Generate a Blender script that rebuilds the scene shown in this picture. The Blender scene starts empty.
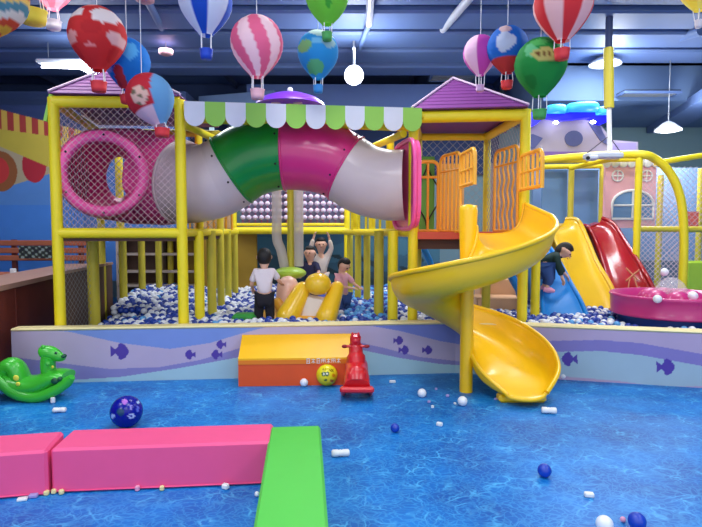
import bpy, math, random
import numpy as np
from mathutils import Vector, Matrix
random.seed(7); RNG = np.random.default_rng(7)
C = bpy.context.scene.collection
PI = math.pi
# ------------------------------------------------------------------ camera
F = 550.0; CX, CY = 351.0, 263.5; H = 1.45
TH = math.atan(33.5/F)
cam_d = bpy.data.cameras.new('camera'); cam = bpy.data.objects.new('camera', cam_d); C.objects.link(cam)
cam.location = (0, 0, H); cam.rotation_euler = (PI/2-TH, 0, 0)
cam_d.sensor_width = 36; cam_d.lens = 36*F/702; cam_d.clip_end = 60
bpy.context.scene.camera = cam
def ray(px, py):
    v = -(py-CY)
    return Vector((px-CX, F*math.cos(TH)+v*math.sin(TH), -F*math.sin(TH)+v*math.cos(TH)))
def P(px, py, y):
    d = ray(px, py); s = y/d.y
    return Vector((d.x*s, y, H+d.z*s))
def G(px, py, h=0.0):
    d = ray(px, py); s = (h-H)/d.z
    return Vector((d.x*s, d.y*s, h))
def XA(px, y, py=230): return P(px, py, y).x
# ------------------------------------------------------------------ materials
def lin(c):
    return tuple(((v/255)/12.92 if v/255 <= .04045 else (((v/255)+.055)/1.055)**2.4) for v in c)
def newmat(name):
    m = bpy.data.materials.new(name); m.use_nodes = True
    return m, m.node_tree.nodes, m.node_tree.links, m.node_tree.nodes['Principled BSDF']
def mat(name, col, rough=.5, metal=0, var=.06, scale=6, bump=0.0, bscale=60, spec=.5, alpha=1, trans=0, coat=0, emit=None, es=0, sub=0):
    m, N, L, b = newmat(name)
    c = lin(col)
    tc = N.new('ShaderNodeTexCoord'); nz = N.new('ShaderNodeTexNoise')
    nz.inputs['Scale'].default_value = scale; nz.inputs['Detail'].default_value = 3
    L.new(tc.outputs['Object'], nz.inputs['Vector'])
    mx = N.new('ShaderNodeMix'); mx.data_type = 'RGBA'
    mx.inputs[6].default_value = (*[x*(1-var) for x in c], 1)
    mx.inputs[7].default_value = (*[min(1, x*(1+var)) for x in c], 1)
    L.new(nz.outputs['Fac'], mx.inputs[0]); L.new(mx.outputs[2], b.inputs['Base Color'])
    b.inputs['Roughness'].default_value = rough; b.inputs['Metallic'].default_value = metal
    b.inputs['Specular IOR Level'].default_value = spec
    b.inputs['Alpha'].default_value = alpha; b.inputs['Transmission Weight'].default_value = trans
    b.inputs['Coat Weight'].default_value = coat; b.inputs['Coat Roughness'].default_value = .15
    if emit:
        b.inputs['Emission Color'].default_value = (*lin(emit), 1); b.inputs['Emission Strength'].default_value = es
    if bump:
        n2 = N.new('ShaderNodeTexNoise'); n2.inputs['Scale'].default_value = bscale
        L.new(tc.outputs['Object'], n2.inputs['Vector'])
        bp = N.new('ShaderNodeBump'); bp.inputs['Strength'].default_value = bump; bp.inputs['Distance'].default_value = .01
        L.new(n2.outputs['Fac'], bp.inputs['Height']); L.new(bp.outputs['Normal'], b.inputs['Normal'])
    if sub:
        tr = N.new('ShaderNodeBsdfTranslucent'); L.new(mx.outputs[2], tr.inputs['Color'])
        ms = N.new('ShaderNodeMixShader'); ms.inputs[0].default_value = sub
        L.new(b.outputs[0], ms.inputs[1]); L.new(tr.outputs[0], ms.inputs[2])
        L.new(ms.outputs[0], N['Material Output'].inputs['Surface'])
    return m
def paintmat(name, rough=.5, spec=.4, bump=0, emit=0, sub=0):
    m, N, L, b = newmat(name)
    a = N.new('ShaderNodeAttribute'); a.attribute_name = 'Col'
    tc = N.new('ShaderNodeTexCoord'); nz = N.new('ShaderNodeTexNoise'); nz.inputs['Scale'].default_value = 5
    L.new(tc.outputs['Object'], nz.inputs['Vector'])
    mr = N.new('ShaderNodeMapRange'); mr.inputs['To Min'].default_value = .93; mr.inputs['To Max'].default_value = 1.05
    L.new(nz.outputs['Fac'], mr.inputs['Value'])
    vm = N.new('ShaderNodeVectorMath'); vm.operation = 'SCALE'
    L.new(a.outputs['Color'], vm.inputs[0]); L.new(mr.outputs['Result'], vm.inputs['Scale'])
    L.new(vm.outputs['Vector'], b.inputs['Base Color'])
    b.inputs['Roughness'].default_value = rough; b.inputs['Specular IOR Level'].default_value = spec
    if sub:
        tr = N.new('ShaderNodeBsdfTranslucent'); L.new(vm.outputs['Vector'], tr.inputs['Color'])
        ms = N.new('ShaderNodeMixShader'); ms.inputs[0].default_value = sub
        L.new(b.outputs[0], ms.inputs[1]); L.new(tr.outputs[0], ms.inputs[2])
        L.new(ms.outputs[0], N['Material Output'].inputs['Surface'])
    return m
M = {}
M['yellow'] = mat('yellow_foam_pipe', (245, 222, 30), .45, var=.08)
M['yellow_olive'] = mat('olive_yellow_pipe', (205, 190, 55), .5, var=.1)  # duller olive yellow, mostly for pipes set farther back
M['yellow_slide'] = mat('yellow_polyethylene', (255, 200, 14), .34, var=.04, scale=3, coat=.2)
M['yellow_wave'] = mat('yellow_wave_plastic', (236, 188, 14), .3, var=.08, scale=3, coat=.4)
M['red_slide'] = mat('red_plastic', (166, 16, 26), .25, var=.1, scale=3, coat=.4)
M['blue_slide'] = mat('blue_plastic', (8, 130, 212), .3, var=.1, scale=3, coat=.3)
M['pink_net'] = mat('pink_plastic', (255, 84, 166), .35, var=.05, coat=.3, sub=.22)
M['magenta'] = mat('magenta_plastic', (222, 44, 130), .3, var=.06, coat=.4, sub=.15)
M['green_tube'] = mat('green_plastic', (14, 146, 52), .3, var=.08, coat=.4, sub=.15)
M['grey_tube'] = mat('pale_grey_plastic', (226, 208, 210), .35, var=.06, coat=.2, sub=.2)
M['pinkrim'] = mat('rose_plastic', (252, 84, 162), .35, var=.05, coat=.3)
M['net'] = mat('white_net_cord', (222, 196, 200), .8)
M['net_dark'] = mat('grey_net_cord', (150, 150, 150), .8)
M['orange_rail'] = mat('orange_plastic', (250, 178, 48), .35, coat=.2)
M['orange'] = mat('orange_vinyl', (235, 88, 28), .45, var=.07, bump=.1, bscale=8)
M['yvinyl'] = mat('yellow_vinyl', (250, 188, 8), .4, var=.07, bump=.4, bscale=5)
M['pink_foam'] = mat('pink_vinyl', (248, 88, 144), .5, var=.05, bump=.1, bscale=6)
M['green_foam'] = mat('green_vinyl', (84, 200, 74), .5, var=.05, bump=.1, bscale=6)
M['cream'] = mat('cream_vinyl_edge', (240, 225, 165), .5)
M['red_toy'] = mat('red_toy_plastic', (215, 28, 40), .35, var=.08, coat=.3)
M['green_toy'] = mat('green_toy_plastic', (60, 190, 50), .35, var=.1, scale=8, coat=.3)
M['toy_dark'] = mat('dark_green_sticker', (10, 80, 50), .5)
M['toy_yellow'] = mat('yellow_sticker', (240, 235, 80), .5)
M['white'] = mat('white_plastic', (235, 235, 235), .4)
M['white_ball'] = mat('white_ball_plastic', (236, 238, 244), .35, coat=.2)
M['blue_ball'] = mat('blue_ball_plastic', (25, 62, 160), .35, coat=.2)
M['lblue_ball'] = mat('light_blue_ball_plastic', (90, 165, 225), .35, coat=.2)
M['deep_ball'] = mat('deep_blue_ball_plastic', (12, 60, 180), .35, coat=.2)
M['black'] = mat('black_matt', (18, 18, 22), .6)
M['dark'] = mat('dark_cloth', (22, 20, 32), .85)
M['grey'] = mat('grey_metal', (150, 155, 165), .4, metal=.5)
M['lgrey'] = mat('light_grey_metal', (200, 205, 215), .4, metal=.2)
M['skin'] = mat('skin', (225, 175, 150), .6)
M['hair'] = mat('black_hair', (22, 18, 20), .6, bump=.3, bscale=150)
M['shirt_w'] = mat('white_cotton', (232, 218, 222), .9, bump=.3, bscale=40)
M['shirt_navy'] = mat('navy_cotton', (30, 32, 70), .9, bump=.3, bscale=40)
M['shirt_pink'] = mat('pink_cotton', (225, 165, 175), .9, bump=.3, bscale=40)
M['shirt_beige'] = mat('beige_cotton', (215, 200, 190), .9, bump=.3, bscale=40)
M['jacket'] = mat('dark_green_jacket', (14, 48, 44), .8, bump=.3, bscale=40)
M['jeans'] = mat('blue_denim', (52, 82, 140), .9, bump=.3, bscale=80)
M['pinkshoe'] = mat('pink_shoe', (235, 160, 190), .6)
M['purple_roof'] = mat('purple_roof', (118, 52, 128), .55, var=.12)
M['purple_dome'] = mat('violet_dome', (120, 55, 215), .35)
M['lavender'] = mat('lavender_board', (150, 140, 190), .6, var=.08, scale=2)
M['greylav'] = mat('grey_lavender_board', (168, 158, 180), .6, var=.1, scale=3)
M['mauve'] = mat('mauve_board', (122, 92, 165), .6)
M['slate'] = mat('slate_blue_board', (78, 84, 135), .6)
M['led_blue'] = mat('blue_led_cloud', (20, 20, 220), .4, emit=(30, 20, 255), es=.7)
M['led_cyan'] = mat('cyan_led_cap', (60, 170, 235), .4, emit=(40, 160, 240), es=.45)
M['lamp'] = mat('lamp_glow', (255, 255, 255), .4, emit=(235, 242, 255), es=22)
M['lamp_dim'] = mat('lamp_glow_dim', (255, 255, 255), .4, emit=(235, 242, 255), es=2.6)
M['ceil'] = mat('navy_ceiling_paint', (70, 92, 142), .75, var=.12, scale=1.5)
M['ceil_l'] = mat('blue_grey_duct', (82, 104, 150), .6, var=.12, scale=1.5)
M['ceil_d'] = mat('dark_navy_steel', (50, 64, 102), .7)
M['soffit'] = mat('grey_blue_soffit', (88, 112, 150), .8, var=.08, scale=1.5)
M['wall_teal'] = mat('grey_teal_wall', (122, 150, 158), .85, var=.05, scale=1)
M['wall_dark'] = mat('dark_blue_wall', (48, 66, 108), .85)
M['brown'] = mat('red_brown_board', (112, 48, 36), .5, var=.25, scale=4)
M['brown2'] = mat('dull_brown_board', (96, 68, 58), .6, var=.15, scale=5)
M['counter'] = mat('counter_top', (175, 135, 118), .45, var=.1)
M['terra'] = mat('terracotta_wood', (176, 96, 66), .55, var=.15, scale=7)
M['terra_d'] = mat('dark_terracotta_wood', (110, 48, 38), .55, var=.15, scale=7)
M['beige'] = mat('beige_board', (168, 152, 140), .7, var=.1)
M['stair'] = mat('pinkish_wood', (222, 172, 130), .6, var=.08)
M['mustard'] = mat('mustard_wall_pad', (150, 118, 22), .6, var=.1)
M['red_deck'] = mat('red_deck_edge', (206, 78, 52), .5)
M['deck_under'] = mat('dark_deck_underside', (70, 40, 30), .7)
M['gpanel'] = mat('leaf_green_panel', (95, 165, 60), .45, var=.1)
M['house_pink'] = mat('pink_house_panel', (240, 182, 192), .55, var=.04)
M['win_glass'] = mat('blue_window_panel', (110, 150, 195), .25, var=.08, scale=2)
M['table_pink'] = mat('magenta_table', (196, 44, 122), .4, var=.08, coat=.3)
M['table_blue'] = mat('blue_table_base', (20, 60, 140), .4)
M['bloat_y'] = mat('inflatable_yellow', (250, 200, 35), .3, coat=.3)
M['bloat_o'] = mat('inflatable_orange', (245, 178, 60), .35, coat=.2)
M['bloat_p'] = mat('inflatable_peach', (248, 196, 172), .35, coat=.2)
M['bloat_w'] = mat('inflatable_white', (222, 208, 195), .4)
M['lime'] = mat('lime_vinyl', (170, 205, 60), .4)
M['greenmat'] = mat('green_pad', (50, 150, 60), .5)
M['clear'] = mat('clear_acrylic', (235, 245, 250), .05, alpha=.28)
M['sheer'] = mat('translucent_sleeve', (222, 212, 205), .35, alpha=.6)
M['redpatch'] = mat('coral_panel', (225, 105, 95), .6)
M['rope'] = mat('white_rope', (225, 225, 230), .8)
M['canopy_w'] = mat('white_awning_cloth', (236, 236, 244), .7)
M['canopy_g'] = mat('lime_awning_cloth', (160, 218, 92), .7)
M['paint'] = paintmat('painted_mural', .5)
M['gloss_paint'] = paintmat('printed_ball', .25)
M['lantern'] = paintmat('printed_paper', .7, .2, sub=.3)
def floor_mat():
    m, N, L, b = newmat('water_print_floor')
    tc = N.new('ShaderNodeTexCoord')
    mp = N.new('ShaderNodeMapping'); mp.inputs['Scale'].default_value = (1, 1.25, 1); L.new(tc.outputs['Object'], mp.inputs['Vector'])
    n1 = N.new('ShaderNodeTexNoise'); n1.inputs['Scale'].default_value = 4.5; n1.inputs['Detail'].default_value = 4
    L.new(mp.outputs[0], n1.inputs['Vector'])
    vm = N.new('ShaderNodeVectorMath'); vm.operation = 'SCALE'; vm.inputs['Scale'].default_value = .28
    L.new(n1.outputs['Color'], vm.inputs[0])
    va = N.new('ShaderNodeVectorMath'); va.operation = 'ADD'; L.new(mp.outputs[0], va.inputs[0]); L.new(vm.outputs[0], va.inputs[1])
    def lines(scale, w):
        v = N.new('ShaderNodeTexVoronoi'); v.feature = 'DISTANCE_TO_EDGE'; v.inputs['Scale'].default_value = scale
        L.new(va.outputs[0], v.inputs['Vector'])
        r = N.new('ShaderNodeMapRange'); r.inputs['From Min'].default_value = 0; r.inputs['From Max'].default_value = w
        r.inputs['To Min'].default_value = 1; r.inputs['To Max'].default_value = 0
        L.new(v.outputs['Distance'], r.inputs['Value']); return r.outputs[0]
    a = lines(9, .09); c2 = lines(22, .14)
    n2 = N.new('ShaderNodeTexNoise'); n2.inputs['Scale'].default_value = 6; n2.inputs['Detail'].default_value = 2
    L.new(tc.outputs['Object'], n2.inputs['Vector'])
    mk = N.new('ShaderNodeMapRange'); mk.inputs['From Min'].default_value = .4; mk.inputs['From Max'].default_value = .68
    L.new(n2.outputs['Fac'], mk.inputs['Value'])
    m1 = N.new('ShaderNodeMath'); m1.operation = 'MULTIPLY'; L.new(a, m1.inputs[0]); L.new(mk.outputs[0], m1.inputs[1])
    m2 = N.new('ShaderNodeMath'); m2.operation = 'MULTIPLY'; L.new(c2, m2.inputs[0]); m2.inputs[1].default_value = .34
    m3 = N.new('ShaderNodeMath'); m3.operation = 'MAXIMUM'; L.new(m1.outputs[0], m3.inputs[0]); L.new(m2.outputs[0], m3.inputs[1])
    n3 = N.new('ShaderNodeTexNoise'); n3.inputs['Scale'].default_value = 2.2; n3.inputs['Detail'].default_value = 5
    L.new(tc.outputs['Object'], n3.inputs['Vector'])
    base = N.new('ShaderNodeMix'); base.data_type = 'RGBA'
    base.inputs[6].default_value = (*lin((0, 86, 170)), 1); base.inputs[7].default_value = (*lin((0, 120, 206)), 1)
    r3 = N.new('ShaderNodeMapRange'); r3.inputs['From Min'].default_value = .35; r3.inputs['From Max'].default_value = .65
    L.new(n3.outputs['Fac'], r3.inputs['Value']); L.new(r3.outputs[0], base.inputs[0])
    mx = N.new('ShaderNodeMix'); mx.data_type = 'RGBA'; mx.inputs[7].default_value = (*lin((95, 195, 240)), 1)
    m4 = N.new('ShaderNodeMath'); m4.operation = 'MULTIPLY'; L.new(m3.outputs[0], m4.inputs[0]); m4.inputs[1].default_value = .75
    L.new(m4.outputs[0], mx.inputs[0]); L.new(base.outputs[2], mx.inputs[6])
    L.new(mx.outputs[2], b.inputs['Base Color'])
    b.inputs['Roughness'].default_value = .42; b.inputs['Specular IOR Level'].default_value = .3
    return m
M['floor'] = floor_mat()
# ------------------------------------------------------------------ mesh builder
class MB:
    def __init__(s): s.v = []; s.f = []; s.mi = []; s.sm = []; s.cur = 0; s.col = None
    def add(s, vs, fs, smooth=True, mi=None):
        o = len(s.v); s.v.extend([tuple(x) for x in vs])
        for f in fs:
            s.f.append(tuple(i+o for i in f)); s.mi.append(s.cur if mi is None else mi); s.sm.append(smooth)
        return s
    def box(s, c, size, rz=0, R=None, bev=0):
        sx, sy, sz = [x/2 for x in size]
        Rm = R if R else Matrix.Rotation(rz, 3, 'Z'); c = Vector(c)
        if bev <= 0:
            vs = [c+Rm@Vector((x*sx, y*sy, z*sz)) for x in (-1, 1) for y in (-1, 1) for z in (-1, 1)]
            return s.add(vs, [(0, 1, 3, 2), (4, 6, 7, 5), (0, 4, 5, 1), (2, 3, 7, 6), (0, 2, 6, 4), (1, 5, 7, 3)], False)
        b = min(bev, sx*.9, sy*.9, sz*.9); vs = []; idx = {}
        for x in (-1, 1):
            for y in (-1, 1):
                for z in (-1, 1):
                    for a in range(3):
                        q = [x*(sx-b), y*(sy-b), z*(sz-b)]; q[a] += (x, y, z)[a]*b
                        idx[(x, y, z, a)] = len(vs); vs.append(c+Rm@Vector(q))
        fs = []; I = idx
        for a in range(3):
            o = [k for k in range(3) if k != a]
            for sg in (-1, 1):
                def key(p, q):
                    t = [0, 0, 0]; t[a] = sg; t[o[0]] = p; t[o[1]] = q; return (*t, a)
                f = [I[key(-1, -1)], I[key(1, -1)], I[key(1, 1)], I[key(-1, 1)]]
                if (sg > 0) == (a == 1): f.reverse()
                fs.append(f)
        for a in range(3):   # edges along axis a
            o = [k for k in range(3) if k != a]
            for p in (-1, 1):
                for q in (-1, 1):
                    def kk(t0, ax):
                        t = [0, 0, 0]; t[a] = t0; t[o[0]] = p; t[o[1]] = q; return I[(*t, ax)]
                    f = [kk(-1, o[0]), kk(1, o[0]), kk(1, o[1]), kk(-1, o[1])]
                    if (p*q > 0) != (a != 1): f.reverse()
                    fs.append(f)
        for x in (-1, 1):
            for y in (-1, 1):
                for z in (-1, 1):
                    f = [I[(x, y, z, 0)], I[(x, y, z, 1)], I[(x, y, z, 2)]]
                    if x*y*z < 0: f.reverse()
                    fs.append(f)
        return s.add(vs, fs, False)
    def tube(s, pts, r, n=12, closed=False, caps=True, sq=None):
        pts = [Vector(p) for p in pts]; k = len(pts)
        rs = r if isinstance(r, (list, tuple)) else [r]*k
        T = []
        for i in range(k):
            if closed: t = pts[(i+1) % k]-pts[i-1]
            else: t = pts[min(i+1, k-1)]-pts[max(i-1, 0)]
            T.append(t.normalized())
        up = Vector((0, 0, 1)) if abs(T[0].z) < .9 else Vector((0, 1, 0))
        nrm = (up-T[0]*up.dot(T[0])).normalized(); vs = []
        for i in range(k):
            nrm = (nrm-T[i]*nrm.dot(T[i])).normalized(); bi = T[i].cross(nrm)
            ra, rb = rs[i] if isinstance(rs[i], (list, tuple)) else (rs[i], rs[i])
            for j in range(n):
                a = 2*PI*j/n; ca, sa = math.cos(a), math.sin(a)
                if sq: ca = math.copysign(abs(ca)**sq, ca); sa = math.copysign(abs(sa)**sq, sa)
                vs.append(pts[i]+nrm*ca*ra+bi*sa*rb)
        fs = []
        for i in range(k if closed else k-1):
            for j in range(n):
                a = i*n+j; b = i*n+(j+1) % n; i2 = (i+1) % k
                fs.append((a, b, i2*n+(j+1) % n, i2*n+j))
        s.add(vs, fs)
        if caps and not closed:
            s.add(vs[:n], [tuple(range(n))[::-1]], False); s.add(vs[-n:], [tuple(range(n))], False)
        return s
    def lathe(s, c, prof, n=32, ax=None, caps=False, sc=(1, 1)):
        c = Vector(c); R = Matrix.Identity(3) if ax is None else Vector((0, 0, 1)).rotation_difference(Vector(ax)).to_matrix()
        vs = []; k = len(prof)
        for r, z in prof:
            for j in range(n):
                a = 2*PI*j/n; vs.append(c+R@Vector((r*math.cos(a)*sc[0], r*math.sin(a)*sc[1], z)))
        fs = [(i*n+j, i*n+(j+1) % n, (i+1)*n+(j+1) % n, (i+1)*n+j) for i in range(k-1) for j in range(n)]
        s.add(vs, fs)
        if caps:
            s.add(vs[:n], [tuple(range(n))[::-1]], False); s.add(vs[-n:], [tuple(range(n))], False)
        return s
    def ell(s, c, r, n=20, m=12, R=None):
        if not isinstance(r, (tuple, list)): r = (r, r, r)
        c = Vector(c); Rm = R if R else Matrix.Identity(3); vs = [c+Rm@Vector((0, 0, r[2]))]
        for i in range(1, m):
            t = PI*i/m
            for j in range(n):
                a = 2*PI*j/n; vs.append(c+Rm@Vector((r[0]*math.sin(t)*math.cos(a), r[1]*math.sin(t)*math.sin(a), r[2]*math.cos(t))))
        vs.append(c+Rm@Vector((0, 0, -r[2]))); e = len(vs)-1
        fs = [(0, 1+j, 1+(j+1) % n) for j in range(n)]
        for i in range(m-2):
            for j in range(n):
                a = 1+i*n; fs.append((a+j, a+n+j, a+n+(j+1) % n, a+(j+1) % n))
        a = 1+(m-2)*n; fs += [(a+(j+1) % n, a+j, e) for j in range(n)]
        return s.add(vs, fs)
    def prism(s, poly, d):   # poly: list of 3D points (planar), d: extrusion vector
        d = Vector(d); k = len(poly); poly = [Vector(p) for p in poly]
        vs = poly+[p+d for p in poly]
        fs = [tuple(range(k)), tuple(range(2*k-1, k-1, -1))]+[(i, i+k, (i+1) % k+k, (i+1) % k) for i in range(k)]
        return s.add(vs, fs, False)
    def grid(s, fn, nu, nv, smooth=True):
        vs = [fn(i/nu, j/nv) for j in range(nv+1) for i in range(nu+1)]
        fs = [(j*(nu+1)+i, j*(nu+1)+i+1, (j+1)*(nu+1)+i+1, (j+1)*(nu+1)+i) for j in range(nv) for i in range(nu)]
        return s.add(vs, fs, smooth)
    def build(s, name, m, parent=None, paint=None, fix=True, org=None):
        me = bpy.data.meshes.new(name)
        if parent is not None: o0 = Vector(parent['_w']) if '_w' in parent else Vector((0, 0, 0))
        elif org is not None: o0 = Vector(org)
        else:
            xs = np.array(s.v); o0 = Vector(((xs[:, 0].min()+xs[:, 0].max())/2, (xs[:, 1].min()+xs[:, 1].max())/2, xs[:, 2].min()))
        me.from_pydata([tuple(Vector(v)-o0) for v in s.v], [], s.f)
        ms = m if isinstance(m, (list, tuple)) else [m]
        for k in ms: me.materials.append(k)
        me.polygons.foreach_set('material_index', s.mi); me.polygons.foreach_set('use_smooth', s.sm)
        if paint:
            ca = me.color_attributes.new('Col', 'FLOAT_COLOR', 'POINT')
            buf = np.ones((len(s.v), 4), dtype=np.float32)
            for i, v in enumerate(s.v): buf[i, :3] = paint(Vector(v), i)
            ca.data.foreach_set('color', buf.ravel())
        me.update()
        if fix:
            import bmesh
            bm = bmesh.new(); bm.from_mesh(me); bmesh.ops.recalc_face_normals(bm, faces=bm.faces); bm.to_mesh(me); bm.free()
        o = bpy.data.objects.new(name, me); C.objects.link(o)
        if parent is not None: o.parent = parent; o['_w'] = tuple(o0)
        else: o.location = o0; o['_w'] = tuple(o0)
        return o
def tag(o, label=None, cat=None, group=None, kind=None):
    if label: o['label'] = label
    if cat: o['category'] = cat
    if group: o['group'] = group
    if kind: o['kind'] = kind
    return o
def thing(name, loc, label, cat, group=None):
    o = bpy.data.objects.new(name, None); C.objects.link(o); o.location = loc; o['_w'] = tuple(loc)
    o.empty_display_size = .1
    return tag(o, label, cat, group)
def struct(name, mb, m, parent=None, **k):
    o = mb.build(name, m, parent, **k)
    o['kind'] = 'structure'; return o
def solidify(o, t, off=0):
    md = o.modifiers.new('Solidify', 'SOLIDIFY'); md.thickness = t; md.offset = off; return o
def interp(x, xs, ys): return float(np.interp(x, xs, ys))
def catmull(pts, n=8, closed=False):
    pts = [Vector(p) for p in pts]; k = len(pts); out = []
    rng = range(k if closed else k-1)
    for i in rng:
        g = (lambda j: pts[j % k]) if closed else (lambda j: pts[max(0, min(k-1, j))])
        p0, p1, p2, p3 = g(i-1), g(i), g(i+1), g(i+2)
        for q in range(n):
            t = q/n
            out.append(.5*((2*p1)+(p2-p0)*t+(2*p0-5*p1+4*p2-p3)*t*t+(3*p1-p0-3*p2+p3)*t**3))
    if not closed: out.append(pts[-1])
    return out
def net(mb, o, u, v, cell=.06, r=.0022):
    # diamond netting stretched over a rectangle with corner o and edge vectors u, v
    o, u, v = Vector(o), Vector(u), Vector(v); lu, lv = u.length, v.length
    uu, vv = u/lu, v/lv; nn = uu.cross(vv).normalized()
    def seg(a, b):
        A = o+uu*a[0]+vv*a[1]; B = o+uu*b[0]+vv*b[1]; d = (B-A)
        if d.length < .01: return
        d.normalize(); w = d.cross(nn).normalized()*r; h = nn*r
        mb.add([A+w, A+h, A-w, A-h, B+w, B+h, B-w, B-h], [(0, 1, 5, 4), (1, 2, 6, 5), (2, 3, 7, 6), (3, 0, 4, 7)], False)
    k = -lv
    while k < lu:
        a0 = max(0, -k); a1 = min(lv, lu-k)
        if a1 > a0: seg((k+a0, a0), (k+a1, a1)); seg((lu-(k+a0), a0), (lu-(k+a1), a1))
        k += cell*1.414
def pole(mb, x, y, z0, z1, r=.045, n=12): mb.tube([(x, y, z0), (x, y, z1)], r, n)
def bar(mb, a, b, r=.045, n=12): mb.tube([a, b], r, n)
#@@PART2
U = lambda h: Vector((0, 0, h))
# ------------------------------------------------------------------ setting
A = G(13, 384); B = G(455, 373); Cw = G(702, 388)
Cx = B+(Cw-B)*1.25
def zwall(px):
    a, b = (A, B) if px < 455 else (B, Cx)
    d = ray(px, 230); k = d.x/d.y
    # intersection of x = k*y with segment
    t = (a.x-k*a.y)/(k*(b.y-a.y)-(b.x-a.x)); return a.y+(b.y-a.y)*t
def ZF(px, off=.2): return zwall(px)+off
mb = MB(); mb.add([(-8, -3.5, 0), (8, -3.5, 0), (8, 12, 0), (-8, 12, 0)], [(0, 1, 2, 3)], False)
struct('floor', mb, M['floor'], org=(0, 0, 0), fix=False)
CH = 4.5
mb = MB(); mb.box((0, 4.25, CH+.1), (16, 15.5, .2)); struct('ceiling', mb, M['ceil'])
mb = MB(); mb.box((0, 11.9, 2.3), (16, .2, 4.6)); struct('wall_back', mb, M['wall_teal'])
mb = MB(); mb.box((8.1, 4.25, 2.3), (.2, 15.5, 4.6)); struct('wall_right', mb, M['wall_teal'])
mb = MB(); mb.box((-8.1, 4.25, 2.3), (.2, 15.5, 4.6)); struct('wall_left', mb, M['wall_dark'])
# upper dark band of back wall (deep blue, left and middle)
mb = MB(); mb.box((-2.4, 11.72, 3.55), (11.0, .12, 1.85)); struct('trim_1', mb, M['wall_dark'])
# inner back wall of the playground: dark teal mural
def back_paint(v, i):
    h = v.z; w = .12*math.sin(v.x*3.1)+.05*math.sin(v.x*7.3+1)
    if h < .62+w: c = (38, 66, 78)
    elif h < .95+w*.6: c = (48, 88, 108)
    elif h < 1.25+w*.5: c = (62, 108, 128)
    else: c = (52, 92, 116)
    if h < 1.0 and math.sin(v.x*9+h*20)*math.sin(v.x*4.3) > .55: c = (30, 52, 60)
    return lin(c)
mb = MB(); mb.grid(lambda u, v: (-3.3+4.9*u, 9.9, 1.45*v), 300, 90, False); mb.box((-.85, 9.98, .72), (4.9, .12, 1.44))
struct('wall_teal', mb, M['paint'], paint=back_paint, fix=False)
# painted wall on the left, with a scalloped yellow awning board painted at its head
def left_paint(v, i):
    px = CX+v.x/v.y*F; h = v.z
    def Y(y): return H+(230-y)/F*v.y
    if h > Y(110+.26*px): return lin((48, 62, 104))
    if h > Y(130+.14*px): return lin((170, 62, 58)) if (px/6) % 2 < 1 else lin((214, 176, 80))
    if h > Y(146+.42*px): return lin((200, 180, 70))
    d = lambda cx, cy, rx, ry: ((px-cx)/rx)**2+((230-(h-H)*F/v.y)-cy)**2/ry**2
    if d(3, 172, 17, 20) < 1:
        return lin((205, 60, 60)) if d(1, 171, 11, 13) < 1 else lin((150, 90, 50))
    if d(37, 166, 12, 17) < 1: return lin((178, 44, 58))
    if h > Y(190-.3*px) : return lin((178, 162, 132))
    return lin((88, 138, 205)) if h > Y(205) else lin((72, 132, 214))
wl = 9.2
mb = MB(); mb.grid(lambda u, v: (-7.2+2.75*u, wl, .6+2.9*v), 260, 260, False); mb.box((-5.3, wl+.08, 2.05), (5.2, .12, 2.9), 0)
struct('wall_mural', mb, M['paint'], paint=left_paint, fix=False)
mb = MB(); a, b = P(146, 152, 11.6), P(214, 126, 11.6); mb.box(((a.x+b.x)/2, 11.6, (a.z+b.z)/2), (b.x-a.x, .04, b.z-a.z)); struct('window_3', mb, mat('bright_window', (190, 225, 235), .3, emit=(200, 235, 245), es=.8))
# --- ceiling steel, ducts and soffits
mb = MB()
for y, h, t, w in ((6.75, 4.3, .1, .62), (7.45, 4.26, .12, .6), (8.15, 4.24, .12, .6), (8.85, 4.22, .12, .6), (9.55, 4.2, .12, .5)):
    mb.box((.4, y, h), (15, w, t), 0, bev=.03)
struct('trim_2', mb, M['ceil_l'])
mb = MB()
for y in (4.2, 5.4, 6.1, 10.2): mb.box((0, y, 4.42), (15.6, .09, .2))
for x in (-6, -4.2, -2.4, -.6, 1.2, 3.0, 4.8): mb.box((x, 7.5, 4.46), (.07, 8.6, .14))
struct('trim_3', mb, M['ceil_d'])
def duct(name, a, b, r, m, sq=None, label=None, cat='pipe'):
    mb = MB(); mb.tube([a, b], r, 14, sq=sq); return tag(mb.build(name, m), label, cat)
duct('ceiling_pipe', P(478, -12, 6.2), P(424, 52, 9.2), .05, M['lgrey'], label='pale diagonal pipe under the ceiling above the purple roof tower')
duct('ceiling_pipe', P(371, -12, 6.0), P(369, 24, 7.2), .045, M['lgrey'], label='short pale hanging pipe left of the bright ceiling spotlight')
duct('ceiling_pipe', P(369, 24, 7.2), P(359, 50, 8.6), .035, M['ceil_l'], label='thin blue-grey pipe running back below the short pale pipe')
duct('ceiling_pipe', P(142, -10, 6.0), P(170, 44, 9.0), .045, M['ceil_l'], label='blue-grey diagonal pipe between the red and blue-striped balloons')
duct('ceiling_pipe', P(702, 30, 7.6), P(628, 54, 10.0), .07, M['ceil_l'], label='thick blue-grey pipe at the right edge of the ceiling')
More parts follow.
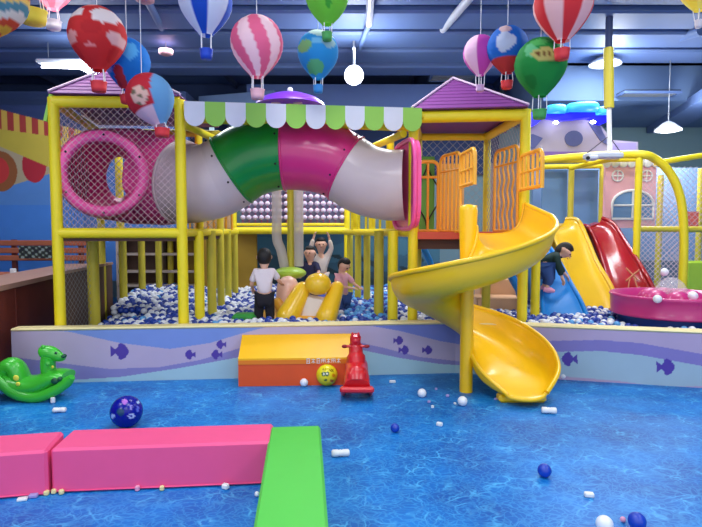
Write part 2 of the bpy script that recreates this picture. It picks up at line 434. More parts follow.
# right soffit boxes
mb = MB()
fr = [P(560, 98, 10.6), P(720, 98, 8.2), P(720, 132, 8.2), P(664, 124, 9.2), P(560, 124, 10.6)]
mb.box((5.6, 10.5, 4.05), (4.8, 2.4, .9), 0); struct('trim_4', mb, M['soffit'])
mb = MB(); mb.box((5.8, 9.1, 3.55), (.5, 5.2, .16), -.25); struct('trim_5', mb, M['ceil_l'])
mb = MB(); mb.box((.2, 10.9, 3.85), (4.2, 1.4, .5), 0); struct('trim_6', mb, M['ceil'])
mb = MB(); mb.box((-5.2, 10.6, 3.5), (4.6, 1.6, .75), .0); struct('trim_7', mb, M['wall_dark'])
mb = MB(); mb.box((-1.9, 10.6, 3.72), (1.5, 1.2, .35), -.3); struct('trim_8', mb, M['soffit'])
def vent(px, py, y, w, d, label):
    c = P(px, py, y); t = thing('ceiling_vent', c, label, 'vent')
    mb = MB(); a = .03
    for s in (-1, 1):
        mb.box(c+Vector((s*(w/2), 0, 0)), (a, d, .04)); mb.box(c+Vector((0, s*(d/2), 0)), (w+a, a, .04))
    mb.build('frame', M['ceil_l'], t)
    mb = MB()
    for i in range(9): mb.box(c+Vector((0, -d/2+d*(i+.5)/9, .005)), (w, d/22, .02))
    mb.build('slat', M['grey'], t)
    mb = MB(); mb.box(c+Vector((0, 0, .03)), (w, d, .02)); mb.build('backing', M['black'], t)
vent(455, 74, 9.9, .8, .9, 'square slatted air vent above the purple pyramid roof')
vent(640, 98, 9.4, .9, .8, 'square slatted air vent in the soffit right of the yellow hanging pole')
def disc_lamp(px, py, y, r, label, glow='lamp_dim', stem=True, zt=CH):
    c = P(px, py, y); t = thing('pendant_lamp', c, label, 'lamp')
    mb = MB(); mb.lathe(c, [(.02, .16), (r*.4, .13), (r, .03), (r*1.02, 0), (r*.96, 0.01)], 28); mb.build('lamp_shade', M['lgrey'], t)
    mb = MB(); mb.lathe(c, [(.001, -.02), (r*.6, -.015), (r*.94, .012)], 28); mb.build('bulb', M[glow], t)
    if stem:
        mb = MB(); mb.tube([c+Vector((0, 0, .15)), Vector((c.x, c.y, zt))], .008, 6); mb.build('cord', M['grey'], t)
    return c
cA = disc_lamp(605, 65, 8.8, .24, 'round pendant lamp just beside the yellow hanging pole')
cB = disc_lamp(668, 131, 9.0, .2, 'small round pendant lamp at far right below the soffit')
cL = P(354, 75, 8.0); t = thing('spotlight', cL, 'dazzling round spotlight in the middle of the ceiling', 'lamp')
aim = Vector((0, -1, -.35)).normalized()
mb = MB(); mb.lathe(cL, [(.05, -.2), (.09, -.14), (.13, 0), (.14, .03), (.125, .03)], 28, ax=aim); mb.build('housing', M['lgrey'], t)
mb = MB(); mb.lathe(cL, [(.125, .02), (.11, .05), (.06, .08), (.001, .09)], 28, ax=aim); mb.build('bulb', M['lamp'], t)
mb = MB(); mb.tube([cL-aim*.15, Vector((cL.x, cL.y+.14, CH))], .02, 8); mb.build('mount', M['grey'], t)
c = P(76, 67, 8.2)
t = thing('glow_streak_lamp', c, 'spot lamp behind the red cloud balloon, drawn out into its glow streak', 'lamp')
mb = MB(); mb.box(c+Vector((0, 0, .07)), (1.1, .2, .06), bev=.02); mb.build('housing', M['lgrey'], t)
mb = MB(); mb.tube([c+Vector((-.5, 0, 0)), c+Vector((.05, 0, 0)), c+Vector((.2, 0, 0)), c+Vector((.42, 0, 0))], [.012, .03, .1, .12], 12); mb.build('bulb', M['lamp'], t)  # thin tail and long housing stand in for the spot lamp's glow streak
mb = MB()
for s in (-.4, .4): mb.tube([c+Vector((s, 0, .1)), Vector((c.x+s, c.y, CH))], .006, 6)
mb.build('cord', M['grey'], t)
for px, py, y, lab in ((145, 1, 6.3, 'round brownish ceiling speaker between the pipes at the top'), (166, 54, 8.2, 'round brownish ceiling speaker behind the pink cloud balloon')):
    c = P(px, py, y); t = thing('ceiling_speaker', c, lab, 'speaker')
    mb = MB(); mb.lathe(c, [(.001, -.02), (.06, -.02), (.1, 0), (.1, .06), (.001, .06)], 20); mb.build('housing', mat('dusty_pink_metal', (165, 120, 130), .6), t)
    mb = MB(); mb.tube([c+Vector((0, 0, .06)), Vector((c.x, c.y, CH))], .008, 6); mb.build('cord', M['grey'], t)
# --- counter on the left: brown board front, pale top
def counter():
    a = Vector((-3.0, 3.4, 0)); b = Vector((-3.88, 8.55, 0)); h = .93
    d = (b-a).normalized(); n = Vector((-d.y, d.x, 0))   # points left
    t = thing('service_counter', (a+b)/2, 'long red-brown counter with a pale top edge along the left side', 'counter')
    w = .55
    mb = MB(); mb.prism([a, b, b+n*w, a+n*w], (0, 0, h-.05)); mb.build('body', M['brown'], t)
    mb = MB(); q = -n*.02; mb.prism([a+q+Vector((0, 0, h-.05)), b+q+Vector((0, 0, h-.05)), b+n*w+Vector((0, 0, h-.05)), a+n*w+Vector((0, 0, h-.05))], (0, 0, .05)); mb.build('counter_top', M['counter'], t)
    # grooves between front boards
    L = (b-a).length
    for i in range(1, 5):
        p = a+d*L*i/5-n*.003; mb = MB(); mb.box(p+Vector((0, 0, .47)), (.008, .012, .9), math.atan2(d.y, d.x)); mb.build('board_seam', M['terra_d'], t)
counter()
# low shelving board beyond the counter
t = thing('display_bench', (-5.4, 7.6, 0), 'terracotta slatted wooden bench and rail beyond the counter', 'bench')
mb = MB()
for i, yy in enumerate((243, 250.5, 258)):
    p = P(20, yy, 8.6); mb.box((-5.3, 8.6, p.z), (2.4, .05, .085), 0, bev=.01)
mb.build('slat', M['terra'], t)
for x in (-6.3, -5.3, -4.25):
    mb = MB(); mb.box((x, 8.66, .65), (.07, .05, 1.3)); mb.build('upright', M['terra_d'], t)
mb = MB(); mb.box((-5.15, 7.4, .82), (1.9, .5, .1), 0, bev=.02); mb.build('bench_top', M['terra'], t)
mb = MB(); mb.box((-5.15, 7.45, .385), (1.8, .38, .77)); mb.build('bench_base', M['terra_d'], t)
def picture_paint(v, i):
    k = math.sin(v.x*61)*math.sin(v.z*73+v.x*13)+.5*math.sin(v.x*31+2)*math.sin(v.z*29)
    return lin((160, 176, 170)) if k > .45 else (lin((62, 72, 62)) if k > -.3 else lin((38, 38, 50)))
mb = MB(); mb.grid(lambda u, v: (-5.03+.5*u, 8.32, 1.02+.19*v), 70, 28, False); mb.box((-4.78, 8.345, 1.115), (.5, .04, .19))
tag(mb.build('picture_board', M['paint'], paint=picture_paint, fix=False), 'dark patterned picture board leaning behind the counter', 'picture')
mb = MB(); c = P(13, 268, 7.3); c.z = .87
mb.box(c+Vector((0, 0, .035)), (.07, .05, .07), bev=.01); mb.box(c+Vector((.075, 0, .01)), (.08, .06, .02), bev=.005)
tag(mb.build('paper_note', M['white']), 'small white box and card lying on the wooden bench', 'box')
# shelf behind the pit
t = thing('storage_shelf', (-3.1, 8.9, 0), 'dull beige open shelf rack seen through the yellow posts at left', 'shelf')
for h in (.55, .78, 1.06, 1.3):
    mb = MB(); mb.box((-3.1, 9.0, h), (1.3, .35, .035)); mb.build('shelf_board', M['beige'], t)
mb = MB(); mb.box((-3.1, 9.16, .7), (1.3, .02, 1.35)); mb.build('back_panel', M['brown2'], t)
for x in (-3.75, -3.1, -2.45):
    mb = MB(); mb.box((x, 9.0, .68), (.05, .35, 1.36)); mb.build('side_panel', M['beige'], t)
mb = MB(); mb.box((-2.15, 9.2, .7), (1.15, .1, 1.4), .3, bev=.02)
tag(mb.build('wall_pad', M['mustard']), 'dark mustard padded panel behind the receding posts', 'wall pad')
# brown side board of the pit
a, b = Vector((XA(60, 5.55), 5.55, 0)), Vector((XA(111, 7.2), 7.2, 0)); dd = (b-a).normalized(); nn = Vector((-dd.y, dd.x, 0))*.05
t = thing('side_board', (a+b)/2, 'dull brown side board of the ball pit behind the left cage post', 'board')
mb = MB(); mb.prism([a, b, b+nn, a+nn], (0, 0, 1.0)); mb.build('board', M['brown2'], t)
mb = MB(); mb.prism([a+U(1.0)-nn*.3, b+U(1.0)-nn*.3, b+U(1.0)+nn*1.3, a+U(1.0)+nn*1.3], (0, 0, .03)); mb.build('top_edge', M['counter'], t)
# ------------------------------------------------------------------ low padded wall with sea mural
FISH = [(122, 351.5, 11, 1), (189, 354.6, 6.5, -1), (215.5, 354.6, 6.5, -1), (220, 344.5, 6, -1), (399.5, 340.5, 6, 1), (405, 350, 6.2, 1), (428.5, 350, 6.2, 1),
        (567.5, 359, 9.5, -1), (668, 367, 11, 1)]
def sea_paint(v, i):
    y = v.y; px = CX+v.x/(y*math.cos(TH)-(v.z-H)*math.sin(TH))*F if False else CX+F*v.x/(y*math.cos(TH)+(H-v.z)*math.sin(TH))
    py = CY+F*((H-v.z)*math.cos(TH)-y*math.sin(TH))/(y*math.cos(TH)+(H-v.z)*math.sin(TH))
    LAV, BLU, TEAL, VIO = (192, 176, 204), (124, 150, 214), (170, 206, 216), (142, 136, 192)
    for fx, fy, s, sd in FISH:
        dx, dy = (px-fx)/s, (py-fy)/s
        dx *= sd
        body = (dx/.62)**2+(dy/.52)**2 < 1
        tail = -1.05 < -dx*-1 < -.45 and abs(dy) < (-dx-.35)*.75 if dx < 0 else False
        fin = (-.35 < dx < .35) and (.3 < abs(dy) < .78-.5*abs(dx+.1))
        if body or tail or fin: return lin((84, 62, 160))
    if px < 300:
        teal = interp(px, [13, 70, 120, 180, 240, 300], [380, 380, 377, 368, 357, 352])
        l1 = interp(px, [13, 60, 110, 160, 200, 240, 300], [357, 363, 369, 367, 360, 348, 342])
        l2 = interp(px, [13, 70, 120, 170, 210, 240, 270, 300], [325, 332, 343, 349, 343, 334, 326, 325])
        return lin(TEAL if py > teal else VIO if py > l1 else LAV if py > l2 else BLU)
    if px < 475:
        teal = interp(px, [300, 352, 400, 440, 475], [345, 348, 358, 364, 366])
        l1 = interp(px, [300, 340, 380, 420, 475], [335, 338, 347, 357, 363])
        l2 = interp(px, [300, 350, 400, 440, 475], [322, 322, 331, 341, 347])
        return lin(TEAL if py > teal else VIO if py > l1 else LAV if py > l2 else (122, 134, 205))
    lo = interp(px, [475, 560, 620, 660, 702, 760], [378, 376, 381, 387, 386, 380])
    teal = interp(px, [475, 540, 600, 640, 702, 760], [366, 352, 351, 355, 366, 378])
    l1 = interp(px, [475, 540, 600, 640, 702, 760], [350, 341, 340, 343, 354, 362])
    return lin((182, 162, 192) if py > lo else (164, 190, 204) if py > teal else (136, 126, 190) if py > l1 else (186, 166, 196))
def low_wall(a, b, label):
    d = (b-a); n = Vector((-d.y, d.x, 0)).normalized(); th = .13; h = .5
    t = thing('padded_low_wall', (a+b)/2, label, 'low wall')
    L = d.length
    mb = MB(); nu, nv = int(L/.0065), 80
    mb.grid(lambda u, v: a+d*u+Vector((0, 0, h*v)), nu, nv, False)
    a2, b2 = a+n*th, b+n*th; up = Vector((0, 0, h))
    mb.add([a, a2, b2, b, a+up, a2+up, b2+up, b+up], [(0, 4, 5, 1), (1, 5, 6, 2), (2, 6, 7, 3)], False)
    mb.build('mural_panel', M['paint'], t, paint=sea_paint, fix=False)
    mb = MB(); c = (a+b)/2+n*th/2; c.z = h+.014
    mb.box(c, (L+.01, th+.02, .028), math.atan2(d.y, d.x), bev=.012); mb.build('top_edge', M['cream'], t)
low_wall(A, B, 'low padded ball-pit wall with purple fish mural, left of the spiral slide')
low_wall(B, Cx, 'low padded ball-pit wall with purple fish mural, right of the spiral slide')
#@@PART3
# ------------------------------------------------------------------ main play structure
play = thing('play_structure', (-.6, 6.2, 0), 'yellow-piped indoor climbing frame with netted cage, deck and two purple roofs', 'play structure')
def part(name, mb, m, p=None, **k): return mb.build(name, M[m] if isinstance(m, str) else m, p or play, **k)
def postp(px, y, ztop, zbot=0, r=.047, m='yellow', p=None, name='post'):
    mb = MB(); pole(mb, XA(px, y), y, zbot, ztop, r); return part(name, mb, m, p)
def beamp(a, b, r=.045, m='yellow', p=None, name='beam'):
    mb = MB(); bar(mb, a, b, r); return part(name, mb, m, p)
zA, zB, zC = ZF(55), ZF(182), ZF(413, .28)
zD = 5.62
hT = 2.715; hD = 1.42
pA = Vector((XA(57.5, zA), zA, 0)); pB = Vector((XA(182, zB), zB, 0)); pC = Vector((XA(413, zC), zC, 0)); pD = Vector((XA(523.5, zD), zD, 0))
for q, top in ((pA, hT), (pB, hT), (pC, 2.62), (pD, 2.66)):
    mb = MB(); pole(mb, q.x, q.y, 0, top, .052, 16); part('post', mb, 'yellow')
beamp(pA+U(hT-.04), pB+U(hT-.02), .056); beamp(pA+U(hD), pB+U(hD), .05)
# cage: depth ~1.5 m
dep = Vector((-.28, 1.55, 0)); pA2, pB2 = pA+dep, pB+Vector((0, 1.6, 0))
for q in (pA2, pB2):
    mb = MB(); pole(mb, q.x, q.y, 0, hT-.02, .045); part('post', mb, 'yellow_olive')
beamp(pA2+U(hT-.05), pB2+U(hT-.05), .045, 'yellow_olive'); beamp(pA2+U(hD), pB2+U(hD), .045, 'yellow_olive')
beamp(pA+U(hT-.05), pA2+U(hT-.05), .045, 'yellow_olive'); beamp(pA+U(hD), pA2+U(hD), .04, 'yellow_olive'); beamp(pB+U(hD), pB2+U(hD), .04)
mb = MB(); net(mb, pA+U(hD), pB-pA, U(hT-hD-.05), .047, .0018); part('net', mb, 'net')
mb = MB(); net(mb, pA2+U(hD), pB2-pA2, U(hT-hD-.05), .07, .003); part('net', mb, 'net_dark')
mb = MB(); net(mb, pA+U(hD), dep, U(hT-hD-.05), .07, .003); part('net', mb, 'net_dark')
# net below the cage at far left
mb = MB(); net(mb, pA+U(.05), Vector((XA(92, 6.0)-pA.x, 6.0-pA.y, 0)), U(1.35), .05, .0018); part('net', mb, 'net_dark')
# cage deck
mb = MB(); mb.prism([pA+U(hD-.03), pB+U(hD-.03), pB2+U(hD-.03), pA2+U(hD-.03)], U(-.05)); part('deck', mb, 'deck_under')
# receding posts under the cage (left of the second front post)
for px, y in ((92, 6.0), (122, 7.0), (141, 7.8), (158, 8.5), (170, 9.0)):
    postp(px, y, hD+.02, r=.062 if px == 92 else .048, m='yellow_olive')
beamp((XA(92, 6.0), 6.0, hD), (XA(170, 9.0), 9.0, hD), .04, 'yellow_olive')
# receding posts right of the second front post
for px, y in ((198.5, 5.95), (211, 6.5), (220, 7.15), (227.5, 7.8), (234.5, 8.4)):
    postp(px, y, hD+.02, r=.055 if px < 215 else .048, m='yellow' if px < 200 else 'yellow_olive')
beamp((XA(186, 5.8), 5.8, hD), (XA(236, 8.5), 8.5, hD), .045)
# far beam and rail under the roller panel, posts that carry it
zb = 9.2
beamp((XA(233, zb), zb, hD+.02), (XA(348, zb), zb, hD+.02), .06); beamp((XA(233, zb), zb, hD+.12), (XA(348, zb), zb, hD+.12), .028)
for px in (234, 290, 347): postp(px, zb, 2.6, r=.05)
# roller panel: rows of pale rollers strung on wires
mb = MB(); x0, x1 = XA(240, zb-.02), XA(345, zb-.02); nx = 17
for j in range(6):
    z = hD+.24+j*.115; mb.tube([(x0, zb-.02, z), (x1, zb-.02, z)], .006, 6)
for i in range(nx):
    x = x0+(x1-x0)*(i+.5)/nx; mb.tube([(x, zb-.02, hD+.15), (x, zb-.02, hD+.9)], .006, 6)
part('wire', mb, mat('dark_pink_wire', (190, 70, 120), .5))
mb = MB()
for j in range(6):
    for i in range(nx):
        x = x0+(x1-x0)*(i+.5)/nx; mb.ell((x, zb-.03, hD+.24+j*.115), (.044, .03, .04), 8, 5)
o = part('roller', mb, mat('pale_lilac_roller', (222, 205, 225), .5)); o['kind'] = 'stuff'
mb = MB(); mb.box(((x0+x1)/2, zb+.1, hD+.52), (x1-x0, .03, .85)); part('back_board', mb, mat('slate_board', (130, 128, 158), .7))
# right receding posts
Rp = [(393, 5.95), (379, 6.35), (367, 7.5), (358, 7.8), (350, 8.3)]
for px, y in Rp: postp(px, y, hD+.02, r=.056 if px > 370 else .046, m='yellow' if px > 385 else 'yellow_olive')
beamp(pC+U(hD), (XA(345, 8.4), 8.4, hD), .045)
beamp(pB+U(2.6)+Vector((.02, .3, 0)), (pC.x-.02, pC.y+.3, 2.56), .045); 
beamp((pB.x, pB.y+.05, 2.5), (pB.x+.3, 8.2, 2.5), .04, 'yellow'); beamp((pC.x-.1, pC.y+.05, 2.45), (XA(345, 8.2), 8.2, 2.5), .04)
for px, y, h0, h1 in ((200, 6.6, 1.42, 2.6), (372, 7.2, 1.42, 2.5), (390, 6.6, 1.42, 2.55), (355, 8.0, 1.42, 2.45)):
    postp(px, y, h1, h0, r=.045)
# rails behind the tunnel
mb = MB(); zc = 8.0
for px in range(190, 236, 6): mb.tube([(XA(px, zc), zc, 1.45), (XA(px, zc), zc, 1.75)], .018, 8)
mb.tube([(XA(188, zc), zc, 1.76), (XA(236, zc), zc, 1.76)], .03, 8); part('railing', mb, 'orange_rail')
mb = MB(); mb.box((XA(212, 8.3), 8.3, 1.62), (.55, .03, .3)); part('panel', mb, mat('peach_panel', (232, 196, 150), .6))
mb = MB()
for px in range(352, 402, 7): mb.tube([(XA(px, 7.8), 7.8, 1.45), (XA(px, 7.8), 7.8, 1.72)], .018, 8)
mb.tube([(XA(350, 7.8), 7.8, 1.72), (XA(402, 7.8), 7.8, 1.72)], .025, 8); part('railing', mb, 'yellow')
postp(120.5, 7.4, 2.55, hD, r=.05)
# ---- right tower
E1 = Vector((XA(486, 6.95), 6.95, 0)); E0 = Vector((XA(418, 6.95), 6.95, 0))
for q in (E0, E1):
    mb = MB(); pole(mb, q.x, q.y, 0, 2.66, .045); part('post', mb, 'yellow_olive')
hR = 2.64
for a, b, r in ((pC, pD, .062), (pD, E1, .05), (pC, E0, .045), (E0, E1, .045)): beamp(a+U(hR-.03), b+U(hR-.03), r)
# deck with red edge
dk = [pC+Vector((.0, -.02, 0)), pD+Vector((-.02, -.02, 0)), E1+Vector((.35, 0, 0)), E0]
mb = MB(); mb.prism([q+U(hD-.065) for q in dk], U(.075)); part('deck', mb, 'red_deck')
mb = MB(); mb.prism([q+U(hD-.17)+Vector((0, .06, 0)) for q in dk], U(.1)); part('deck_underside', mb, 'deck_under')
beamp(pD+U(hD), E1+U(hD)+Vector((.35, 0, 0)), .04)
def roof(pts, apex, name_m):
    k = len(pts)
    # tiled pyramid: each face stepped in courses
    mb = MB(); n = 9
    for i in range(k):
        a, b = pts[i], pts[(i+1) % k]
        for j in range(n):
            t0, t1 = j/n, (j+1)/n
            A0, B0 = a.lerp(apex, t0), b.lerp(apex, t0); A1, B1 = a.lerp(apex, t1), b.lerp(apex, t1)
            mb.add([A0+U(.008), B0+U(.008), B1, A1, A0, B0], [(0, 1, 2, 3), (4, 5, 1, 0)], False)
    mb.add(pts, [tuple(range(k))[::-1]], False)
    r = part('roof', mb, name_m)
    mb = MB()
    for a in pts: mb.tube([a+U(.02), apex+U(.02)], .012, 6)
    part('ridge_trim', mb, mat('pale_pink_trim', (205, 180, 205), .5), r)
ov = .1
roof([pC+Vector((-.03, -ov, hR+.03)), pD+Vector((.0, -ov, hR+.03)), E1+Vector((.25, ov, hR+.03)), E0+Vector((-.15, ov, hR+.03))], P(453, 79.5, 6.35), 'purple_roof')
roof([pA+U(hT+.03)+Vector((-.02, -.05, 0)), pB+U(hT+.03)+Vector((.02, -.05, 0)), pB2+U(hT+.03), pA2+U(hT+.03)], P(118, 66, 6.0), 'purple_roof')
# green-white corner flag board at the cage's outer corner
mb = MB(); c = P(49, 108, zA); mb.box(c, (.03, .05, .26), R=Matrix.Rotation(.25, 3, 'Y')); part('corner_strip', mb, 'canopy_g')
# railings of the tower
def panel(a, b, z0, z1, n=5, m='orange_rail', r=.02, wave=False, top_round=True):
    a, b = Vector(a), Vector(b); mb = MB(); e = (b-a); L = e.length; rr = min(.08, L*.3)
    d = e/L
    loop = []
    for (u, z, k) in ((rr, z1-rr, 0), (L-rr, z1-rr, 1)):
        for q in range(5):
            an = PI-q*PI/8 if k == 0 else PI/2-q*PI/8
            loop.append(a+d*(u+rr*math.cos(an))+U(z+rr*math.sin(an)))
    loop = [a+U(z0)]+loop+[b+U(z0)]
    mb.tube(loop, r, 8); mb.tube([a+U(z0+.02), b+U(z0+.02)], r*.9, 8); mb.tube([a+U(z1-.17), b+U(z1-.17)], r*.7, 8)
    for i in range(n):
        p = a+e*(i+1)/(n+1)
        if wave:
            mb.tube([p+U(z0+(z1-z0)*k/16)+d*.02*math.sin(k*1.4) for k in range(17)], r*.7, 6)
        else: mb.tube([p+U(z0), p+U(z1)], r*.75, 6)
    return part('railing', mb, m)
g = lambda px, y: Vector((XA(px, y), y, 0))
panel(g(417, 6.1), g(438, 6.1), hD, 2.2, 1)
panel(g(440, 6.0), g(460, 5.6), hD, 2.24, 4, r=.017)
panel(g(460, 5.5), g(474, 5.0), 1.86, 2.19, 3, r=.02)
panel(g(494, 6.2), g(517, 5.68), hD, 2.32, 4, wave=True, r=.017)
panel(g(519, 5.52), g(541, 5.0), 1.83, 2.18, 4, r=.02)
mb = MB(); mb.box((XA(452, 6.3), 6.35, 1.83), (.28, .03, .75)); part('panel', mb, mat('sand_panel', (232, 190, 120), .6))
# leaf green panel with curved dark tracery
a = g(419, 6.6); b = g(434, 6.6)
mb = MB(); mb.box(((a.x+b.x)/2, 6.6, 1.88), (b.x-a.x, .04, .88), bev=.01); gp = part('panel', mb, 'gpanel')
mb = MB()
for s in (-1, 1):
    cxm = (a.x+b.x)/2
    mb.tube([(cxm+s*(.08-.075*math.cos(k/12*2*PI)), 6.57, 1.5+.06*k) for k in range(13)], .009, 6)
part('tracery', mb, 'black', gp)
mb = MB(); net(mb, E1+U(hD), (pD-E1)+Vector((0, .1, 0)), U(1.15), .06, .003); part('net', mb, 'net_dark')
mb = MB(); net(mb, E0+U(hD), (E1-E0), U(1.15), .07, .003); part('net', mb, 'net_dark')
mb = MB(); mb.box((XA(503, 7.3), 7.3, 1.85), (.34, .03, .95)); part('panel', mb, mat('dusty_pad', (160, 140, 138), .7))
# posts beneath the tower
for px, y, m in ((524, 5.85, 'yellow_olive'), (536.5, 6.15, 'yellow'), (487, 6.3, 'yellow_olive')): postp(px, y, hD-.05, r=.05, m=m)
# canopy: scalloped awning
ca, cb = P(184, 102, zB-.09), P(422, 109, zC-.12); cd = cb-ca
mb = MB(); mb2 = MB(); n = 12
top = MB()
for i in range(n):
    a, b = ca+cd*(i/n), ca+cd*((i+1)/n); w = (b-a); hh = .125
    poly = [a, a+U(-hh)]+[a+w*(.5-.5*math.cos(q*PI/10))+U(-hh-.1*math.sin(q*PI/10)) for q in range(1, 10)]+[b+U(-hh), b]
    (mb if i % 2 == 0 else mb2).prism(poly, (0, .012, 0))
    k = Vector((0, .5, .09)); (mb if i % 2 == 0 else mb2).prism([a, b, b+k, a+k], (0, 0, .01))
part('canopy', mb, 'canopy_w'); part('canopy', mb2, 'canopy_g')
beamp(ca+Vector((-.02, .06, -.05)), cb+Vector((.02, .06, -.05)), .04)
# ------------------------------------------------------------------ crawl tunnel
tun = thing('crawl_tunnel', (-1.2, 6.1, 1.42), 'arched plastic crawl tunnel in pink, pale grey, green and magenta sections', 'tunnel')
zt = 6.1
key = [P(103.5, 174, 5.52), P(104, 174, 5.72), P(108, 174.5, 6.08), P(138, 177, 6.38), P(165, 180, 6.33), P(186, 183, 6.22), P(204, 183, zt), P(219, 178.5, zt), P(232, 170.5, zt), P(246, 162, zt), P(262, 156.5, zt),
       P(284, 153.5, zt), P(310, 155.5, zt), P(330, 160, zt), P(346, 168.5, zt), P(364, 179.5, 6.05), P(386, 185, 5.97), P(405, 185, 5.93)]
path = catmull(key, 16); NT = len(path)
R0 = .44
rad = [interp(i, [0, 12, 26, 46, 66, 79, 96, 128, 176, 224, NT-1], [.37, .41, .47, .54, .51, .45, .41, .40, .39, .375, .37]) for i in range(NT)]
def tunnel_rings(i0, i1, n=72):
    vs = []
    for i in range(i0, i1+1):
        t = (path[min(i+3, NT-1)]-path[max(i-3, 0)]).normalized()
        up = Vector((0, 0, 1)); s = t.cross(up).normalized(); u = s.cross(t)
        for j in range(n):
            a = 2*PI*j/n; vs.append(path[i]+(s*math.cos(a)+u*math.sin(a))*rad[i])
    return vs
def tsec(name, i0, i1, m, hole=None, label=None):
    n = 72; vs = tunnel_rings(i0, i1, n); fs = []
    for i in range(i1-i0):
        for j in range(n):
            f = (i*n+j, i*n+(j+1) % n, (i+1)*n+(j+1) % n, (i+1)*n+j)
            if hole:
                c = sum((vs[k] for k in f), Vector())/4
                if hole(c): continue
            fs.append(f)
    mb = MB(); mb.add(vs, fs)
    if hole:
        from collections import Counter
        ec = Counter()
        for f in fs:
            for q in range(4): ec[tuple(sorted((f[q], f[(q+1) % 4])))] += 1
        nb = {}
        for (p_, q_), k_ in ec.items():
            if k_ == 1:
                nb.setdefault(p_, []).append(q_); nb.setdefault(q_, []).append(p_)
        inner = [p_ for p_ in nb if n <= p_ < (i1-i0)*n]
        for _ in range(14):
            new = {p_: (sum((Vector(mb.v[q_]) for q_ in nb[p_]), Vector())/len(nb[p_])+Vector(mb.v[p_]))/2 for p_ in inner}
            for p_, v_ in new.items(): mb.v[p_] = tuple(v_)
    o = mb.build(name, M[m], tun, fix=False); solidify(o, .012)
    if label: o['label'] = label
    for e in (i0, i1):   # bolted collar at each joint
        t = (path[min(e+1, NT-1)]-path[max(e-1, 0)]).normalized()
    return o
def proj(v):
    dy = v.y*math.cos(TH)+(H-v.z)*math.sin(TH)
    return CX+F*v.x/dy, CY+F*((H-v.z)*math.cos(TH)-v.y*math.sin(TH))/dy
def hole(c):
    x, y = proj(c); return c.y > 5.9 and ((x-119)/13)**2+((y-177)/24)**2 < 1
tsec('tunnel_section', 0, 78, 'pink_net', hole, 'bright pink elbow section with a round porthole')
tsec('tunnel_section', 78, 128, 'grey_tube', None, 'pale grey section beside the pink elbow')
tsec('tunnel_section', 128, 176, 'green_tube', None, 'green section')
tsec('tunnel_section', 176, 224, 'magenta', None, 'magenta section')
tsec('tunnel_section', 224, NT-1, 'grey_tube', None, 'pale grey section at the right end')
for e in (78, 128, 176, 224):
    t = (path[e+1]-path[e-1]).normalized(); mb = MB()
    s = t.cross(U(1)).normalized(); u = s.cross(t)
    mb.tube([path[e]+(s*math.cos(2*PI*j/40)+u*math.sin(2*PI*j/40))*(rad[e]+.008) for j in range(40)], .014, 6, closed=True)
    mb.build('joint_collar', M['grey_tube'] if e in (78,) else (M['green_tube'] if e == 128 else M['magenta']), tun)
    for j in range(0, 8):
        mb = MB(); a = 2*PI*(j+.5)/8; mb.ell(path[e]+(s*math.cos(a)+u*math.sin(a))*(rad[e]+.012)-t*.05, .012, 8, 5)
        mb.build('bolt', M['dark'], tun)
# front flange ring around the porthole
t0 = (path[1]-path[0]).normalized(); mb = MB()
prof = [(.32, .03), (.33, -.005), (.36, -.02), (.4, -.015), (.425, .01), (.43, .05), (.41, .07), (.34, .06), (.32, .03)]
mb.lathe(path[0], prof, 48, ax=t0); mb.build('flange', M['pinkrim'], tun)
for j in range(6):
    mb = MB(); a = 2*PI*j/6+.5; s = t0.cross(U(1)).normalized(); u = s.cross(t0)
    mb.ell(path[0]+(s*math.cos(a)+u*math.sin(a))*.385-t0*.02, .012, 8, 5); mb.build('bolt', M['dark'], tun)
# lower lip: saddle skirt of the elbow filling the cage corner
mb = MB(); e = path[20]
# right hand mounting plate
q = path[-1]; mb = MB(); prof = []
for k in range(32):
    a = 2*PI*k/32; sx = math.copysign(abs(math.cos(a))**.45, math.cos(a)); sy = math.copysign(abs(math.sin(a))**.45, math.sin(a))
    prof.append(q+Vector((-.075*sx, .44*sx, .46*sy-.01)))
mb.prism([p+Vector((.0, 0, 0)) for p in prof], (.045, -.0, 0)); mb.build('end_plate', M['pinkrim'], tun)
mb = MB(); prof2 = [p+Vector((-.015+.02*(i % 1), 0, 0)) for i, p in enumerate(prof)]
mb.tube(prof2, .025, 8, closed=True); mb.build('plate_rim', M['pinkrim'], tun)
#@@PART4
# ------------------------------------------------------------------ spiral slide
sc = Vector((XA(468, 4.87), 4.87, 0))
sp = thing('spiral_slide', sc, 'big bright yellow spiral slide with a centre pole and open chute', 'slide')
KS = [60, 90, 120, 180, 225, 270, 315, 360, 382, 405, 430, 450, 470, 490]
FL = [1.40, 1.27, 1.17, .985, .885, .80, .66, .47, .38, .29, .19, .13, .085, .07]
RO = [1.71, 1.57, 1.45, 1.25, 1.13, 1.03, .90, .73, .67, .595, .47, .345, .235, .11]
RI = [1.67, 1.47, 1.37, 1.20, 1.08, .97, .84, .67, .57, .50, .43, .35, .24, .09]
OR = [.71, .725, .72, .68, .67, .675, .655, .62, .66, .72, .765, .785, .76, .57]
IR = [.075]*10+[.06, .03, .07, .26]
def sp_st(k):
    if k < 90: base, out = Vector((0, (90-k)/30*.70, 0)), Vector((1, 0, 0))
    elif k > 450: base, out = Vector((0, -(k-450)/40*.40, 0)), Vector((1, 0, 0))
    else: base = Vector((0, 0, 0)); out = Vector((math.sin(math.radians(k)), math.cos(math.radians(k)), 0))
    return sc+base, out
prof = [(0, 1.0, 'i'), (.01, .72, 'i'), (.035, .42, 'i'), (.09, .17, 'i'), (.18, .05, 'i'), (.32, .0, 'i'), (.5, 0, 'o'), (.66, .02, 'o'), (.8, .09, 'o'), (.9, .24, 'o'), (.96, .48, 'o'), (.99, .76, 'o'), (1.0, 1, 'o')]
ks = [60+q*5 for q in range(87)]
